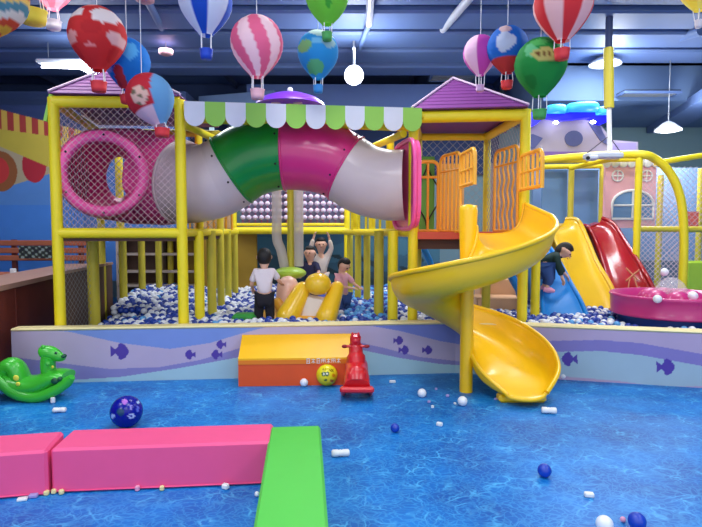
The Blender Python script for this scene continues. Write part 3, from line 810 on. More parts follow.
vs = []; rimo = []; rimi = []
from_tab = {nm: np.interp(ks, KS, tb) for nm, tb in (('fl', FL), ('ro', RO), ('ri', RI), ('orr', OR), ('ir', IR))}
for nm in from_tab:
    q = from_tab[nm]
    for _ in range(4): q[1:-1] = (q[:-2]+2*q[1:-1]+q[2:])/4
for ik, k in enumerate(ks):
    b, out = sp_st(k); fl, ro, ri, orr, ri0 = [float(from_tab[q][ik]) for q in ('fl', 'ro', 'ri', 'orr', 'ir')]; bow = max(0, (k-450)/40)
    for u, hf, s in prof:
        r = ri0+(orr-ri0)*u; h = fl+((ri if s == 'i' else ro)-fl)*hf
        vs.append(b+out*r+U(h)+Vector((0, -.07*bow*bow*(1-(2*u-1)**2), 0)))
    rimo.append(vs[-1]+out*.012); rimi.append(vs[-len(prof)])
n = len(prof); mb = MB()
mb.add(vs, [(i*n+j, i*n+j+1, (i+1)*n+j+1, (i+1)*n+j) for i in range(len(ks)-1) for j in range(n-1)])
o = mb.build('chute', M['yellow_slide'], sp); solidify(o, .022)
sb = o.modifiers.new('Subsurf', 'SUBSURF'); sb.levels = sb.render_levels = 1
mb = MB(); mb.tube(rimo, .022, 10); mb.tube(rimi, .018, 8)
endp = vs[-n:]; mb.tube([p for p in endp], .02, 8); mb.tube(vs[:n], .018, 8); mb.build('rim', M['yellow_slide'], sp)
mb = MB(); pole(mb, sc.x, sc.y, 0, 1.2, .058, 20); mb.tube([sc+U(1.15), sc+U(1.62), sc+U(1.665), sc+U(1.675)], [.066, .082, .07, .02], 20); mb.build('pole', M['yellow_slide'], sp)
mb = MB(); mb.box(sc+Vector((.41, -.28, .035)), (.4, .12, .07), bev=.02); mb.build('foot', M['yellow_slide'], sp)
# moulded entry wall on the pole side
mb = MB(); mb.prism([sc+Vector((-.07, .1, 1.22)), sc+Vector((.1, .1, 1.22)), sc+Vector((.1, .62, 1.36)), sc+Vector((.09, .6, 1.68)), sc+Vector((.09, .05, 1.67)), sc+Vector((-.07, .03, 1.67))][2:5]+[sc+Vector((.09, .05, 1.25))], (-.03, 0, 0)); mb.build('entry_wall', M['yellow_slide'], sp)
# ------------------------------------------------------------------ wave slides
def wave(name, Lp, Rp_, m, label, dip=.1, rim=.03, low=.25):
    L = catmull([P(*q) for q in Lp], 8); R = catmull([P(*q) for q in Rp_], 8); k = min(len(L), len(R))
    L, R = L[:k], R[:k]; t = thing(name, (L[-1].x, L[-1].y, 0), label, 'slide')
    nu = 12; vs = []
    for i in range(k):
        for j in range(nu+1):
            u = j/nu; w = 1-abs(2*u-1)**4
            vs.append(L[i].lerp(R[i], u)+Vector((0, .0, -dip*w)))
    mb = MB(); mb.add(vs, [(i*(nu+1)+j, i*(nu+1)+j+1, (i+1)*(nu+1)+j+1, (i+1)*(nu+1)+j) for i in range(k-1) for j in range(nu)])
    o = mb.build('chute', M[m], t); solidify(o, .025)
    mb = MB(); mb.tube(L, rim, 8); mb.tube(R, rim, 8); mb.build('rim', M[m], t)
    # support box under the top
    mb = MB(); c = (L[0]+R[0])/2; mb.prism([L[0]+U(-.06), R[0]+U(-.06), R[0]+Vector((0, .25, -.06)), L[0]+Vector((0, .25, -.06))], (0, 0, -(c.z-.1)*.98)); mb.build('support', M[m], t)
    return t
wave('wave_slide', [(534, 240, 7.2), (538, 262, 7.0), (541, 290, 6.7), (543, 312, 6.4), (545, 328, 6.2)], [(546, 242, 7.35), (558, 260, 7.1), (570, 282, 6.8), (581, 302, 6.5), (589, 322, 6.25)], 'blue_slide', 'small blue slide under the boy in dark green jacket', .04)
wave('wave_slide', [(540, 232, 7.9), (547, 227, 7.75), (556, 240, 7.55), (566, 272, 7.2), (578, 302, 6.85), (590, 326, 6.55)], [(566, 219, 8.1), (578, 220.5, 7.95), (587, 238, 7.75), (597, 262, 7.4), (613, 291, 7.0), (618, 324, 6.65)], 'yellow_wave', 'wide yellow slide between the blue slide and the red slide', .1)
wave('wave_slide', [(580, 226, 8.1), (589, 228, 7.95), (599, 250, 7.75), (609, 280, 7.3), (620, 298, 7.05), (628, 322, 6.8)], [(602, 218, 8.15), (614, 224.5, 8.0), (628, 246, 7.6), (644, 271, 7.1), (656, 295, 6.9), (664, 318, 6.75)], 'red_slide', 'glossy red slide right of the yellow slide', .1)
# wooden steps under the tower
t = thing('wooden_steps', (1.9, 7.4, 0), 'pinkish wooden steps glimpsed beneath the spiral slide', 'steps')
for i, (z, y) in enumerate(((.62, 6.9), (.82, 7.25), (1.02, 7.6))):
    mb = MB(); mb.box((XA(497+i*2, y), y, z/2), (.55, .36, z), bev=.01); mb.build('step', M['stair'], t)
mb = MB(); a, b = P(509, 272, 6.6), P(519, 290, 6.6); mb.tube([a, b, b+Vector((.1, 0, -.35)), Vector((b.x+.1, b.y, 0))], .05, 10)
tag(mb.build('padded_bar', M['blue_slide']), 'slanting blue padded bar beside the wooden steps', 'padded bar')
mb = MB(); a, b = P(420, 240, 7.2), P(430, 262, 7.2); mb.tube([a, b, b+Vector((.12, 0, -.6)), Vector((b.x+.12, b.y, 0))], .045, 10)
tag(mb.build('padded_bar', M['blue_slide']), 'slanting blue padded bar under the deck, left of the spiral slide', 'padded bar')
# ------------------------------------------------------------------ hanging soft carousel in the ball pit
cy = 6.9; cc = Vector((XA(291, cy), cy, 0))
car = thing('soft_carousel', cc, 'spinning soft ride with violet dome on top, sheer hanging columns and inflatable petals below', 'carousel')
mb = MB(); pole(mb, cc.x, cc.y, 0, 3.0, .045); mb.build('pole', M['yellow_olive'], car)
mb = MB(); zd = P(291, 104, cy).z; mb.lathe(cc+U(zd), [(.43, -.03), (.42, .0), (.34, .06), (.2, .11), (.05, .14), (.001, .145)], 32); mb.build('dome_roof', M['purple_dome'], car)
mb = MB(); mb.ell(cc+U(zd+.17), .035); mb.build('finial', M['white'], car)
for dx, pts in ((-.17, [(0, 0, zd), (0, 0, 1.7), (.0, 0, 1.35), (.05, 0, 1.2), (.1, 0, .95)]), (.1, [(0, 0, zd), (0, 0, 1.6), (0, 0, 1.0)])):
    mb = MB(); mb.tube(catmull([cc+Vector((dx+p[0], p[1]-.05, p[2])) for p in pts], 6), .06, 14); mb.build('sheer_column', M['sheer'], car)
mb = MB(); mb.ell(P(290, 273, 6.7), (.2, .2, .075)); mb.build('cushion', M['lime'], car)
y0 = 6.25
def caps(p, q, r0, r1, m, name='petal'):
    mb = MB(); a, b = P(*p), P(*q); d = (b-a); L = d.length; d.normalize()
    pts = [a-d*r0*.98, a-d*r0*.8, a-d*r0*.4]+[a.lerp(b, i/6) for i in range(7)]+[b+d*r1*.5, b+d*r1*.9]
    rr = [r0*.15, r0*.6, r0*.92]+[r0+(r1-r0)*i/6 for i in range(7)]+[r1*.8, r1*.3]
    mb.tube(pts, rr, 18); return mb.build(name, M[m], car)
caps((302.5, 290, 6.15), (287, 318, 6.0), .095, .13, 'bloat_y'); caps((337, 288, 6.2), (326, 318, 6.0), .08, .12, 'bloat_y')
caps((288, 287, 6.35), (285, 306, 6.3), .13, .11, 'bloat_p')
caps((279, 303, 6.25), (291, 322, 6.15), .07, .07, 'bloat_o')
mb = MB(); mb.ell(P(318, 284, 6.1), (.148, .14, .125)); mb.build('cushion', M['bloat_y'], car)
mb = MB(); mb.box(P(314, 310, 6.12), (.3, .14, .32), R=Matrix.Rotation(-.25, 3, 'X') @ Matrix.Rotation(.18, 3, 'Y'), bev=.04); mb.build('centre_pad', M['bloat_w'], car)
mb = MB(); mb.lathe((cc.x+.1, 6.35, 0), [(.001, .52), (.42, .5), (.5, .4), (.5, 0)], 28); mb.build('base', M['bloat_o'], car)
mb = MB(); c = P(245, 320, 5.95); mb.box((c.x, c.y, .5), (.26, .2, .09), bev=.03); tag(mb.build('foam_pad', M['greenmat']), 'small green foam pad half sunk in balls beside the standing child', 'foam pad')
# ------------------------------------------------------------------ right frame with arch
ya = 7.4
fr = thing('arched_frame', (XA(640, ya), ya, 0), 'netted yellow pipe frame with a big rounded arch on the right', 'frame')
def fp(name, mb, m): return mb.build(name, M[m] if isinstance(m, str) else m, fr)
arch = catmull([P(541, 160, ya+.9), P(590, 156, ya+.4), P(638, 154.5, ya), P(655, 159, ya), P(670, 173, ya), P(680, 196, ya), P(683.5, 225, ya), P(683.5, 262, ya), Vector((XA(683.5, ya), ya, 0))], 8)
mb = MB(); mb.tube(arch, .055, 14); fp('arch', mb, 'yellow')
hh = P(637, 155, ya).z
mb = MB(); pole(mb, XA(637, ya), ya, 0, hh, .045); fp('post', mb, 'yellow')
mb = MB(); a, b = P(634, 229, ya+.05), P(720, 229.5, ya+.05); bar(mb, a, b, .04); fp('beam', mb, 'yellow_olive')
yb = 8.6
for px, h in ((570, 2.45), (601, 2.5), (659, 2.3), (699, 2.4)):
    mb = MB(); pole(mb, XA(px, yb), yb, 0, h, .045); fp('post', mb, 'yellow_olive')
for (a, b) in ((P(541, 167, yb), P(602, 166, yb)), (P(541, 161, 8.3), P(640, 159, 7.9)), (P(655, 163, 7.6), P(725, 152, 7.6)), (P(571, 168, 8.5), P(620, 157, 7.5))):
    mb = MB(); bar(mb, a, b, .038); fp('beam', mb, 'yellow')
mb = MB(); x0, x1 = XA(637, ya), XA(683, ya)
net(mb, (x0, ya+.02, .5), (x1-x0, 0, 0), (0, 0, .93), .05, .0034); fp('net', mb, 'net')
mb = MB(); net(mb, (x0, ya+.02, 1.46), (x1-x0-.03, 0, 0), (0, 0, .72), .05, .003); fp('net', mb, 'net')
mb = MB(); x0b, x1b = XA(659, 7.9), XA(730, 7.9); net(mb, (x0b, 7.9, 1.0), (x1b-x0b, 0, 0), (0, 0, 1.35), .06, .0028); fp('net', mb, 'net')
mb = MB(); x2, x3 = XA(600, 7.5), XA(640, 7.5)
mb = MB(); c = P(690, 222, 8.0); mb.box(c, (.22, .04, .3)); fp('panel', mb, 'redpatch')
mb = MB(); c = P(697, 278, 7.6); mb.box((c.x, c.y, .8), (.35, .1, .45), bev=.03); fp('panel', mb, 'lime')
# pink house panel with arched white window
hy = 8.15
def hp(px, py, d=0): return P(px, py, hy+d)
t = thing('playhouse_panel', (XA(630, hy), hy, 0), 'pink playhouse wall panel with white arched window and scalloped white eave', 'playhouse')
mb = MB(); a, b = hp(604, 228), hp(657, 162); wx0, wx1, wz0, wz1 = hp(611, 218).x, hp(652, 218).x, hp(0, 219).z, hp(0, 188).z
mb.box(((a.x+b.x)/2, hy+.03, (a.z+b.z)/2), (b.x-a.x, .06, b.z-a.z)); mb.build('wall', M['house_pink'], t)
ch = ((wx0+wx1)/2, wz0+.18); rw = (wx1-wx0)/2
outl = [Vector((wx0, hy-.005, wz0)), Vector((wx1, hy-.005, wz0)), Vector((wx1, hy-.005, wz0+.22))]+[Vector((ch[0]+rw*math.cos(a_), hy-.005, wz0+.22+.2*math.sin(a_))) for a_ in [PI*q/12 for q in range(1, 12)]]+[Vector((wx0, hy-.005, wz0+.22))]
mb = MB(); mb.prism(outl, (0, -.01, 0)); w_ = mb.build('window', M['win_glass'], t)
mb = MB(); mb.tube([p+Vector((0, -.02, 0)) for p in outl], .02, 8, closed=True)
mb.tube([(wx0, hy-.025, wz0+.2), (wx1, hy-.025, wz0+.2)], .016, 6); mb.tube([(ch[0], hy-.025, wz0), (ch[0], hy-.025, wz0+.42)], .016, 6); mb.build('window_frame', M['white'], w_)
for px in (617, 646):
    mb = MB(); c = hp(px, 176); mb.tube([c+Vector((.08*math.cos(q*PI/6), -.02, .08*math.sin(q*PI/6))) for q in range(12)], .012, 6, closed=True)
    mb.tube([c+Vector((-.08, -.02, 0)), c+Vector((.08, -.02, 0))], .01, 6); mb.tube([c+Vector((0, -.02, -.08)), c+Vector((0, -.02, .08))], .01, 6); mb.build('window_frame', M['white'], t)
mb = MB()
for i in range(7):
    px = 607+i*8.2; c = hp(px, 162, -.03); mb.ell(c, (.07, .03, .085), 14, 8)
mb.box(hp(631, 158.5, -.02), (.75, .05, .05)); mb.build('eave', M['white'], t)
# window panels behind
for i, (u0, u1) in enumerate(((541, 567), (573, 598))):
    mb = MB(); a, b = P(u0, 223, 8.8), P(u1, 170, 8.8); mb.box(((a.x+b.x)/2, 8.8, (a.z+b.z)/2), (b.x-a.x, .04, b.z-a.z)); o = struct('window_%d' % (i+1), mb, M['win_glass'])
mb = MB(); a, b = P(530, 300, 9.4), P(760, 168, 9.4); mb.box(((a.x+b.x)/2, 9.4, (a.z)/2+b.z/2), (b.x-a.x, .06, b.z-a.z)); struct('wall_partition', mb, mat('pale_blue_wall', (118, 146, 182), .7, scale=1))
mb = MB(); a, b = P(530, 300, 9.3), P(800, 238, 9.3); mb.box(((a.x+b.x)/2, 9.3, .35+a.z/2), (b.x-a.x, .05, .9)); struct('trim_9', mb, mat('grey_blue_skirting', (92, 110, 130), .7, scale=1))
# ------------------------------------------------------------------ magenta turntable
tc_ = Vector((XA(673, 5.95), 5.95, 0)); tr = .6
t = thing('turntable', tc_, 'round magenta turntable on a blue base behind the right low wall', 'turntable')
mb = MB(); mb.lathe(tc_, [(.001, .66), (.5, .665), (.545, .69), (tr-.03, .765), (tr, .765), (tr+.012, .745), (tr, .73), (tr-.01, .57), (tr+.01, .555), (tr-.02, .54), (.001, .53)], 56); mb.build('tray', M['table_pink'], t)
mb = MB(); mb.lathe(tc_, [(tr-.08, .54), (tr-.09, 0)], 40); mb.build('base', M['table_blue'], t)
for i in range(6):
    a = 2*PI*i/6+.35; mb = MB(); c = tc_+Vector((.2*math.cos(a), .2*math.sin(a), .69)); mb.ell(c, (.13, .13, .12), 16, 10); mb.build('cushion', M['table_pink'], t)
mb = MB(); mb.lathe(tc_+U(.76), [(.17, 0), (.16, .05), (.12, .12), (.06, .17), (.001, .18)], 24); mb.build('clear_dome', M['clear'], t)
for px, py, y, r, lab in ((664.5, 272, 5.98, .042, 'white ball balanced on top of the clear dome of the turntable'), (657.5, 299, 5.46, .042, 'white ball in the turntable tray, left of the dome, near the rim'), (693, 296, 5.5, .047, 'white ball in the turntable tray, at the right side'), (663, 287, 5.82, .02, 'tiny white ball just under the turntable dome')):
    if r < .03: continue
    mb = MB(); c = P(px, py, y); mb.ell(c, r, 20, 12); tag(mb.build('play_ball', M['white_ball']), lab, 'ball')
t = thing('wire_star', P(632, 268, 6.9), 'crossed thin pale straps on the red slide above the turntable', 'straps')
mb = MB(); mb.tube([P(626, 268, 7.15), P(638, 280, 7.0)], .012, 6); mb.tube([P(639, 270, 7.05), P(626, 281, 7.0)], .012, 6); mb.build('strap', mat('tan_strap', (190, 120, 80), .7), t)
mb = MB(); mb.tube([P(630, 277, 7.0), P(628, 290, 6.9)], .008, 6); mb.tube([P(634, 277, 7.0), P(638, 290, 6.9)], .008, 6); mb.build('strap', mat('tan_strap', (190, 120, 80), .7), t)
# ------------------------------------------------------------------ facade with glowing clouds
fy = 8.6
t = thing('cloud_facade', (P(585, 150, fy).x, fy, P(585, 156, fy).z), 'grey lavender display board with glowing blue cloud top hung above the arch', 'facade')
def fpoly(pts, dy, th, m, name, smooth=0):
    if smooth: q = catmull([P(a, b, fy+dy) for a, b in pts], 6, True)
    else: q = [P(a, b, fy+dy) for a, b in pts]
    mb = MB(); mb.prism(q, (0, th, 0)); return mb.build(name, M[m], t)
fpoly([(520, 150), (524, 130), (540, 117), (575, 116), (600, 124), (612, 140), (638, 142), (638, 156), (520, 156)], 0, .12, 'greylav', 'board')
fpoly([(520, 151.5), (638, 151.5), (638, 156), (520, 156)], -.03, .03, 'mauve', 'bottom_trim')
fpoly([(615, 143), (636, 143), (636, 151), (610, 151)], -.02, .02, 'lavender', 'shape_patch')
fpoly([(522, 136), (533, 134), (543, 138), (535, 148), (522, 150)], -.02, .02, 'slate', 'shape_patch')
fpoly([(588, 122), (600, 126), (606, 138), (612, 148), (600, 140)], -.02, .02, 'slate', 'shape_patch')
fpoly([(574+9*math.cos(q*PI/10), 138.5+8*math.sin(q*PI/10)) for q in range(20)], -.025, .02, 'slate', 'round_patch')
fpoly([(524, 123), (530, 113), (545, 109), (556, 112), (566, 113), (580, 109), (596, 110), (606, 113), (607, 121), (600, 124), (590, 118), (575, 119), (560, 120), (545, 118), (535, 125), (526, 127)], -.12, .16, 'led_blue', 'cloud_light', 1)
for px, py, r in ((556, 109, .15), (582, 107.5, .24), (602, 110.5, .1)):
    mb = MB(); c = P(px, py, fy-.12); mb.lathe(c, [(.001, .05), (r*.9, .045), (r, .02), (r, -.05), (r*.9, -.07), (.001, -.07)], 28); mb.build('cloud_cap', M['led_cyan'], t)
for px, py in ((556, 122.5), (593, 122)):
    mb = MB(); mb.ell(P(px, py, fy-.15), (.04, .03, .025)); mb.build('spot_lamp', M['lamp'], t)
# hanging yellow pole and projector bracket
yh = 7.3
t = thing('hanging_pole', P(609, 106, yh), 'yellow padded pole hanging from the ceiling with a white rod and small device below', 'hanging pole')
mb = MB(); a = P(609, 108, yh); b = P(608.5, 48, yh); mb.tube([a, b], .062, 16); mb.build('pad_sleeve', M['yellow_olive'], t)
mb = MB(); mb.tube([b, Vector((b.x, b.y, CH))], .045, 12); mb.build('mount', M['ceil_d'], t)
c = P(609.5, 150, yh); mb = MB(); mb.tube([a, c], .03, 12); mb.build('rod', M['white'], t)
mb = MB(); mb.box(P(603, 156, yh), (.46, .2, .07), bev=.015); mb.box(P(592, 158, yh-.05), (.12, .16, .07), bev=.02); d_ = mb.build('device', M['lgrey'], t)
mb = MB(); mb.tube([P(588, 158, yh-.14), P(588, 158, yh-.17)], .025, 12); mb.build('lens', M['black'], d_)
mb = MB()
for q in ((586, 154), (622, 154)): mb.tube([P(609, 136, yh), P(*q, yh)], .006, 6)
mb.build('brace', M['dark'], t)
#@@PART5
# ------------------------------------------------------------------ foreground foam blocks
def block(name, pts, h, m, label):
    # pts: four floor corners in order; bevelled soft block with a seam
    t = thing(name, sum(pts, Vector())/4, label, 'foam block')
    c = sum(pts, Vector())/4; d = (pts[1]-pts[0]); L = (d.length+(pts[2]-pts[3]).length)/2; W = ((pts[3]-pts[0]).length+(pts[2]-pts[1]).length)/2
    rz = math.atan2(d.y, d.x); mb = MB(); mb.box(c+U(h/2), (L, W, h), rz, bev=.014); o = mb.build('cover', M[m], t, fix=True)
    Rm = Matrix.Rotation(rz, 3, 'Z'); mb = MB(); k = .002
    for zz in (.012,):
        q = [c+Rm@Vector((sx*(L/2+k), sy*(W/2+k), zz)) for sx, sy in ((-1, -1), (1, -1), (1, 1), (-1, 1))]
        mb.tube(q, .004, 6, closed=True)
    mb.build('seam', M[m], t)
a = G(51.5, 493.5); b = G(254, 485); d = (b-a).normalized(); n_ = Vector((-d.y, d.x, 0))
hb = .25; b1 = a+d*1.2
a = a; block('foam_block', [a, b1, b1+n_*.3, a+n_*.3], hb, 'pink_foam', 'long pink vinyl foam block touching the green block')
a0 = G(0, 499.2); e0 = G(50.3, 495); d0 = (e0-a0).normalized(); n0 = Vector((-d0.y, d0.x, 0)); s0 = e0-d0*1.2
block('foam_block', [s0, e0-d0*.012, e0-d0*.012+n0*.3, s0+n0*.3], hb, 'pink_foam', 'pink vinyl foam block cut off by the left edge of the picture')
gl, gr = G(271, 426, hb), G(320, 426, hb); dg = G(328, 527, hb)-gr; dg.normalize()
w = (gr-gl).length; q0 = gl+dg*1.2; q0.z = 0; q1 = gr+dg*1.2; q1.z = 0; gl.z = gr.z = 0
ng = Vector((-dg.y, dg.x, 0))
gc = G(295.5, 426, hb); gc.z = 0; hw = .152
block('foam_block', [gc-ng*hw, gc+dg*1.2-ng*hw, gc+dg*1.2+ng*hw, gc+ng*hw], hb+.002, 'green_foam', 'bright green vinyl foam block pointing towards the viewer')
# ------------------------------------------------------------------ padded step against the low wall
t = thing('padded_step', G(296, 380), 'orange and yellow vinyl padded step leaning on the low wall', 'padded step')
fa, fb = G(238.5, 386.5), G(338, 385); dd = (fb-fa).normalized(); nn = Vector((-dd.y, dd.x, 0))
dm = zwall(295)-(fa.y+fb.y)/2-.01
L = 1.06
sec = [(0, 0), (0.0, .22), (.012, .235), (dm*.96, .44), (dm, .44), (dm, 0)]
def stp(u, q): return fa+dd*(L*u)+nn*q[0]+U(q[1])
mb = MB(); k = 24
vs = []
for i in range(k+1): vs += [stp(i/k, q) for q in sec[:3]]+[stp(i/k, (dm*.3, 0.0))]
mb.prism([stp(0, q) for q in ((0, 0), (0, .225), (dm, .225), (dm, 0))], dd*L); mb.build('lower_pad', M['orange'], t)
mb = MB(); mb.prism([stp(0, q) for q in ((-.004, .222), (-.004, .262), (dm*.93, .43), (dm, .43), (dm, .222))], dd*L); mb.build('upper_pad', M['yvinyl'], t)
mb = MB(); mb.prism([stp(0, q) for q in ((-.007, .205), (-.007, .245), (-.002, .245), (-.002, .205))], dd*L*1.0); mb.build('welt', mat('amber_vinyl', (240, 130, 20), .45), t)
# small row of white printed characters (too small to read in the photograph)
mb = MB()
def glyph(u0, strokes, s=.042):
    for (x0, z0, x1, z1) in strokes:
        A_ = fa+dd*(u0+x0*s)+nn*-.009+U(.212+z0*s); B_ = fa+dd*(u0+x1*s)+nn*-.009+U(.212+z1*s); mb.tube([A_, B_], .0028, 4)
G1 = [(0, .1, 0, .9), (.4, .1, .4, .9), (.8, .1, .8, .9), (0, .9, .8, .9), (0, .5, .8, .5)]
G2 = [(0, .8, .8, .8), (.4, 0, .4, 1), (.4, .5, 0, .1), (.4, .5, .8, .1)]
G3 = [(0, 1, .8, 1), (0, 0, .8, 0), (.1, .5, .7, .5), (.1, 0, .1, 1), (.7, 0, .7, 1)]
for i, gg in enumerate((G3, G2, G3, G1, G2, G1, G2)): glyph(.63+i*.047, gg)
mb.build('lettering', M['white'], t)
# ------------------------------------------------------------------ rocking toys
def section_loft(mb, st, n=18):   # st: (center, rx (across), rz(vertical), dirvec) along local path
    mb.tube([s[0] for s in st], [(s[2], s[1]) for s in st], n)
# green dino rocker, facing right
gy = 4.72
rk = thing('rocking_toy', G(36, 400), 'green plastic rocking dinosaur toy facing right', 'rocking toy')
g0 = G(36, 402); yy = g0.y+.1; s_ = yy/550
def gp_(px, py, dy=0): return P(px, py, yy+dy)
for dy in (-.11, .11):
    mb = MB(); pts = catmull([gp_(-6, 372, dy), gp_(4, 386, dy), gp_(18, 395, dy), gp_(36, 397.5, dy), gp_(54, 391, dy), gp_(66, 383, dy), gp_(72, 377, dy)], 6)
    mb.tube(pts, [(.045*interp(i/len(pts), [0, .15, .85, 1], [.5, 1, 1, .5]), .035) for i in range(len(pts))], 12); mb.build('rocker', M['green_toy'], rk)
mb = MB(); pts = catmull([gp_(-4, 372), gp_(8, 380), gp_(24, 385), gp_(40, 384), gp_(56, 377), gp_(68, 376)], 5)
mb.tube(pts, [(interp(i/len(pts), [0, .3, .7, 1], [.05, .085, .085, .04]), .13) for i in range(len(pts))], 18)
mb.tube(catmull([gp_(2, 376), gp_(9, 366), gp_(16, 368), gp_(22, 380)], 5), [(.07, .1)]*16, 16)          # rump and seat back
mb.tube(catmull([gp_(50, 384), gp_(49, 374), gp_(48, 364), gp_(49, 356)], 5), [(.085, .085), (.08, .08)]+[(.065, .06)]*14, 16)  # neck
mb.tube(catmull([gp_(41, 355), gp_(46, 352.5), gp_(53, 354), gp_(60, 357), gp_(65, 357.5)], 5), [interp(i, [0, 3, 9, 14, 20], [.03, .062, .06, .045, .02]) for i in range(21)], 16)  # head
mb.tube(catmull([gp_(-8, 362), gp_(-2, 366), gp_(4, 374)], 5), [.02]*6+[.05]*5, 12)
mb.build('body', M['green_toy'], rk)
mb = MB(); mb.ell(gp_(64, 356, -.03), (.02, .03, .018)); mb.ell(gp_(56, 353, -.055), (.012, .008, .012)); mb.build('face', M['toy_dark'], rk)
mb = MB(); mb.ell(gp_(55, 381, -.12), (.035, .02, .028)); mb.ell(gp_(60, 379, -.12), (.02, .02, .02)); mb.build('sticker', M['toy_dark'], rk)
for q_ in (((16, 378, -.1), .025), ((18, 384, -.125), .018), ((52.5, 367, -.065), .012)):
    mb = MB(); mb.ell(gp_(*q_[0]), (q_[1], .01, q_[1])); mb.build('spot', M['toy_yellow'], rk)
mb = MB(); mb.tube([gp_(48, 363, -.13), gp_(48, 363, .13)], .014, 10); mb.build('handle', M['green_toy'], rk)
for dy in (-.1,):
    mb = MB(); mb.ell(gp_(43, 347.5, -.03), (.02, .014, .022)); mb.build('ear', M['green_toy'], rk); mb = MB(); mb.ell(gp_(43, 347.5, .03), (.02, .014, .022)); mb.build('ear', M['green_toy'], rk)
# red rocker seen from behind
rk = thing('rocking_toy', G(357, 395), 'red plastic rocking horse toy seen from behind beside the yellow ball', 'rocking toy')
r0 = G(357, 402); ry = r0.y
def rp(px, py, y): return P(px, py, y)
for sx in (-1, 1):
    mb = MB(); pts = catmull([Vector((r0.x+sx*.115, ry+.02, .1)), Vector((r0.x+sx*.12, ry+.12, .045)), Vector((r0.x+sx*.11, ry+.3, .03)), Vector((r0.x+sx*.09, ry+.48, .06)), Vector((r0.x+sx*.07, ry+.58, .12))], 6)
    mb.tube(pts, (.032, .022) and [(.03, .02)]*len(pts), 10); mb.build('rocker', M['red_toy'], rk)
mb = MB(); mb.box((r0.x, ry+.02, .1), (.29, .07, .05), bev=.015); mb.build('foot_bar', M['red_toy'], rk)
mb = MB(); X = r0.x
mb.tube(catmull([Vector((X, ry+.05, .13)), Vector((X, ry+.15, .17)), Vector((X, ry+.3, .18)), Vector((X, ry+.45, .2)), Vector((X, ry+.52, .16))], 5), [(.07, .11)]*6+[(.09, .105)]*10+[(.05, .06)]*5, 18)
mb.tube(catmull([Vector((X, ry+.06, .17)), Vector((X-.0, ry+.09, .23)), Vector((X, ry+.12, .27))], 5), [(.05, .085)]*5+[(.04, .07)]*4+[(.02, .04)]*2, 16)   # seat back
mb.tube(catmull([Vector((X, ry+.36, .2)), Vector((X-.005, ry+.42, .32)), Vector((X-.01, ry+.44, .41)), Vector((X-.01, ry+.4, .48))], 5), [(.09, .085)]*5+[(.07, .065)]*5+[(.055, .05)]*5+[(.03, .025)], 16)
mb.tube(catmull([Vector((X-.01, ry+.38, .44)), Vector((X-.01, ry+.47, .44)), Vector((X-.01, ry+.55, .38))], 5), [.04]*6+[.035]*5, 14)
mb.build('body', M['red_toy'], rk)
mb = MB()
for sx in (-1, 1): mb.ell((X-.01+sx*.028, ry+.4, .495), (.012, .01, .025))
mb.build('ear', M['red_toy'], rk)
mb = MB(); mb.tube([(X-.115, ry+.4, .39), (X+.1, ry+.4, .39)], .012, 10); mb.build('handle', M['red_toy'], rk)
for sx in (-1, 1):
    mb = MB(); mb.ell((X+sx*.1-.008, ry+.4, .39), (.028, .016, .016)); mb.build('grip', mat('dark_red_rubber', (150, 24, 34), .6), rk)
# ------------------------------------------------------------------ printed balls
def ball(px, py, r, name, m, label, paint=None, floor=True):
    d = ray(px, py); s = (r-H)/d.z; c = Vector((d.x*s, d.y*s, r)); mb = MB(); mb.ell(c, r, 64 if paint else 24, 40 if paint else 14)
    vd = (cam.location-c).normalized(); rt = vd.cross(U(1)).normalized()*-1; upv = vd.cross(rt)*-1
    if upv.z < 0: upv = -upv
    if rt.x < 0: rt = -rt
    pf = (lambda v, i: lin(paint((v-c).dot(rt)/r, (v-c).dot(upv)/r, (v-c).dot(vd)/r))) if paint else None
    return tag(mb.build(name, m, paint=pf), label, 'ball')
def p_yellow(x, y, z):
    if z > 0:
        for ex in (-.3, .02):
            q = math.hypot(x-ex, (y-.08)*.9)
            if q < .09: return (250, 250, 220)
            if q < .19: return (20, 90, 60)
        if .35 < y+.15*x < .6 and .2 < x < .65 and math.sin(x*34)*math.sin(y*29) > -.1: return (120, 90, 20)
        if -.6 < y < -.4 and -.3 < x < .05: return (60, 110, 50)
        if -.65 < y < -.45 and .25 < x < .6: return (190, 110, 20)
        if .4 < y < .6 and -.4 < x < -.1 and math.sin(x*30) > .2: return (120, 100, 30)
        if math.hypot(x-.6, y+.05) < .16: return (230, 150, 20)
    return (242, 228, 40)
ball(327, 374.8, .1, 'toy_ball', M['gloss_paint'], 'yellow printed ball with round eyes in front of the orange step', p_yellow)
def p_blue(x, y, z):
    if z > 0:
        q = math.hypot(x-.28, (y+.32)*1.25)
        if .1 < q < .19: return (190, 205, 245)
        if math.hypot(x+.1, y-.62) < .16: return (190, 120, 220)
        if math.hypot(x-.7, y-.5) < .09: return (180, 210, 250)
        if abs(x-.25) < .06 and .1 < y < .4: return (150, 140, 230)
        if math.hypot(x+.8, y+.2) < .12: return (170, 190, 240)
        if math.hypot(x+.35, y+.0) < .22: return (20, 70, 110)
        if .6 < x < .75 and -.1 < y < .25: return (90, 110, 220)
    return (12, 22, 150)
ball(126.5, 411.5, .115, 'toy_ball', M['gloss_paint'], 'dark blue printed ball behind the pink foam block', p_blue)
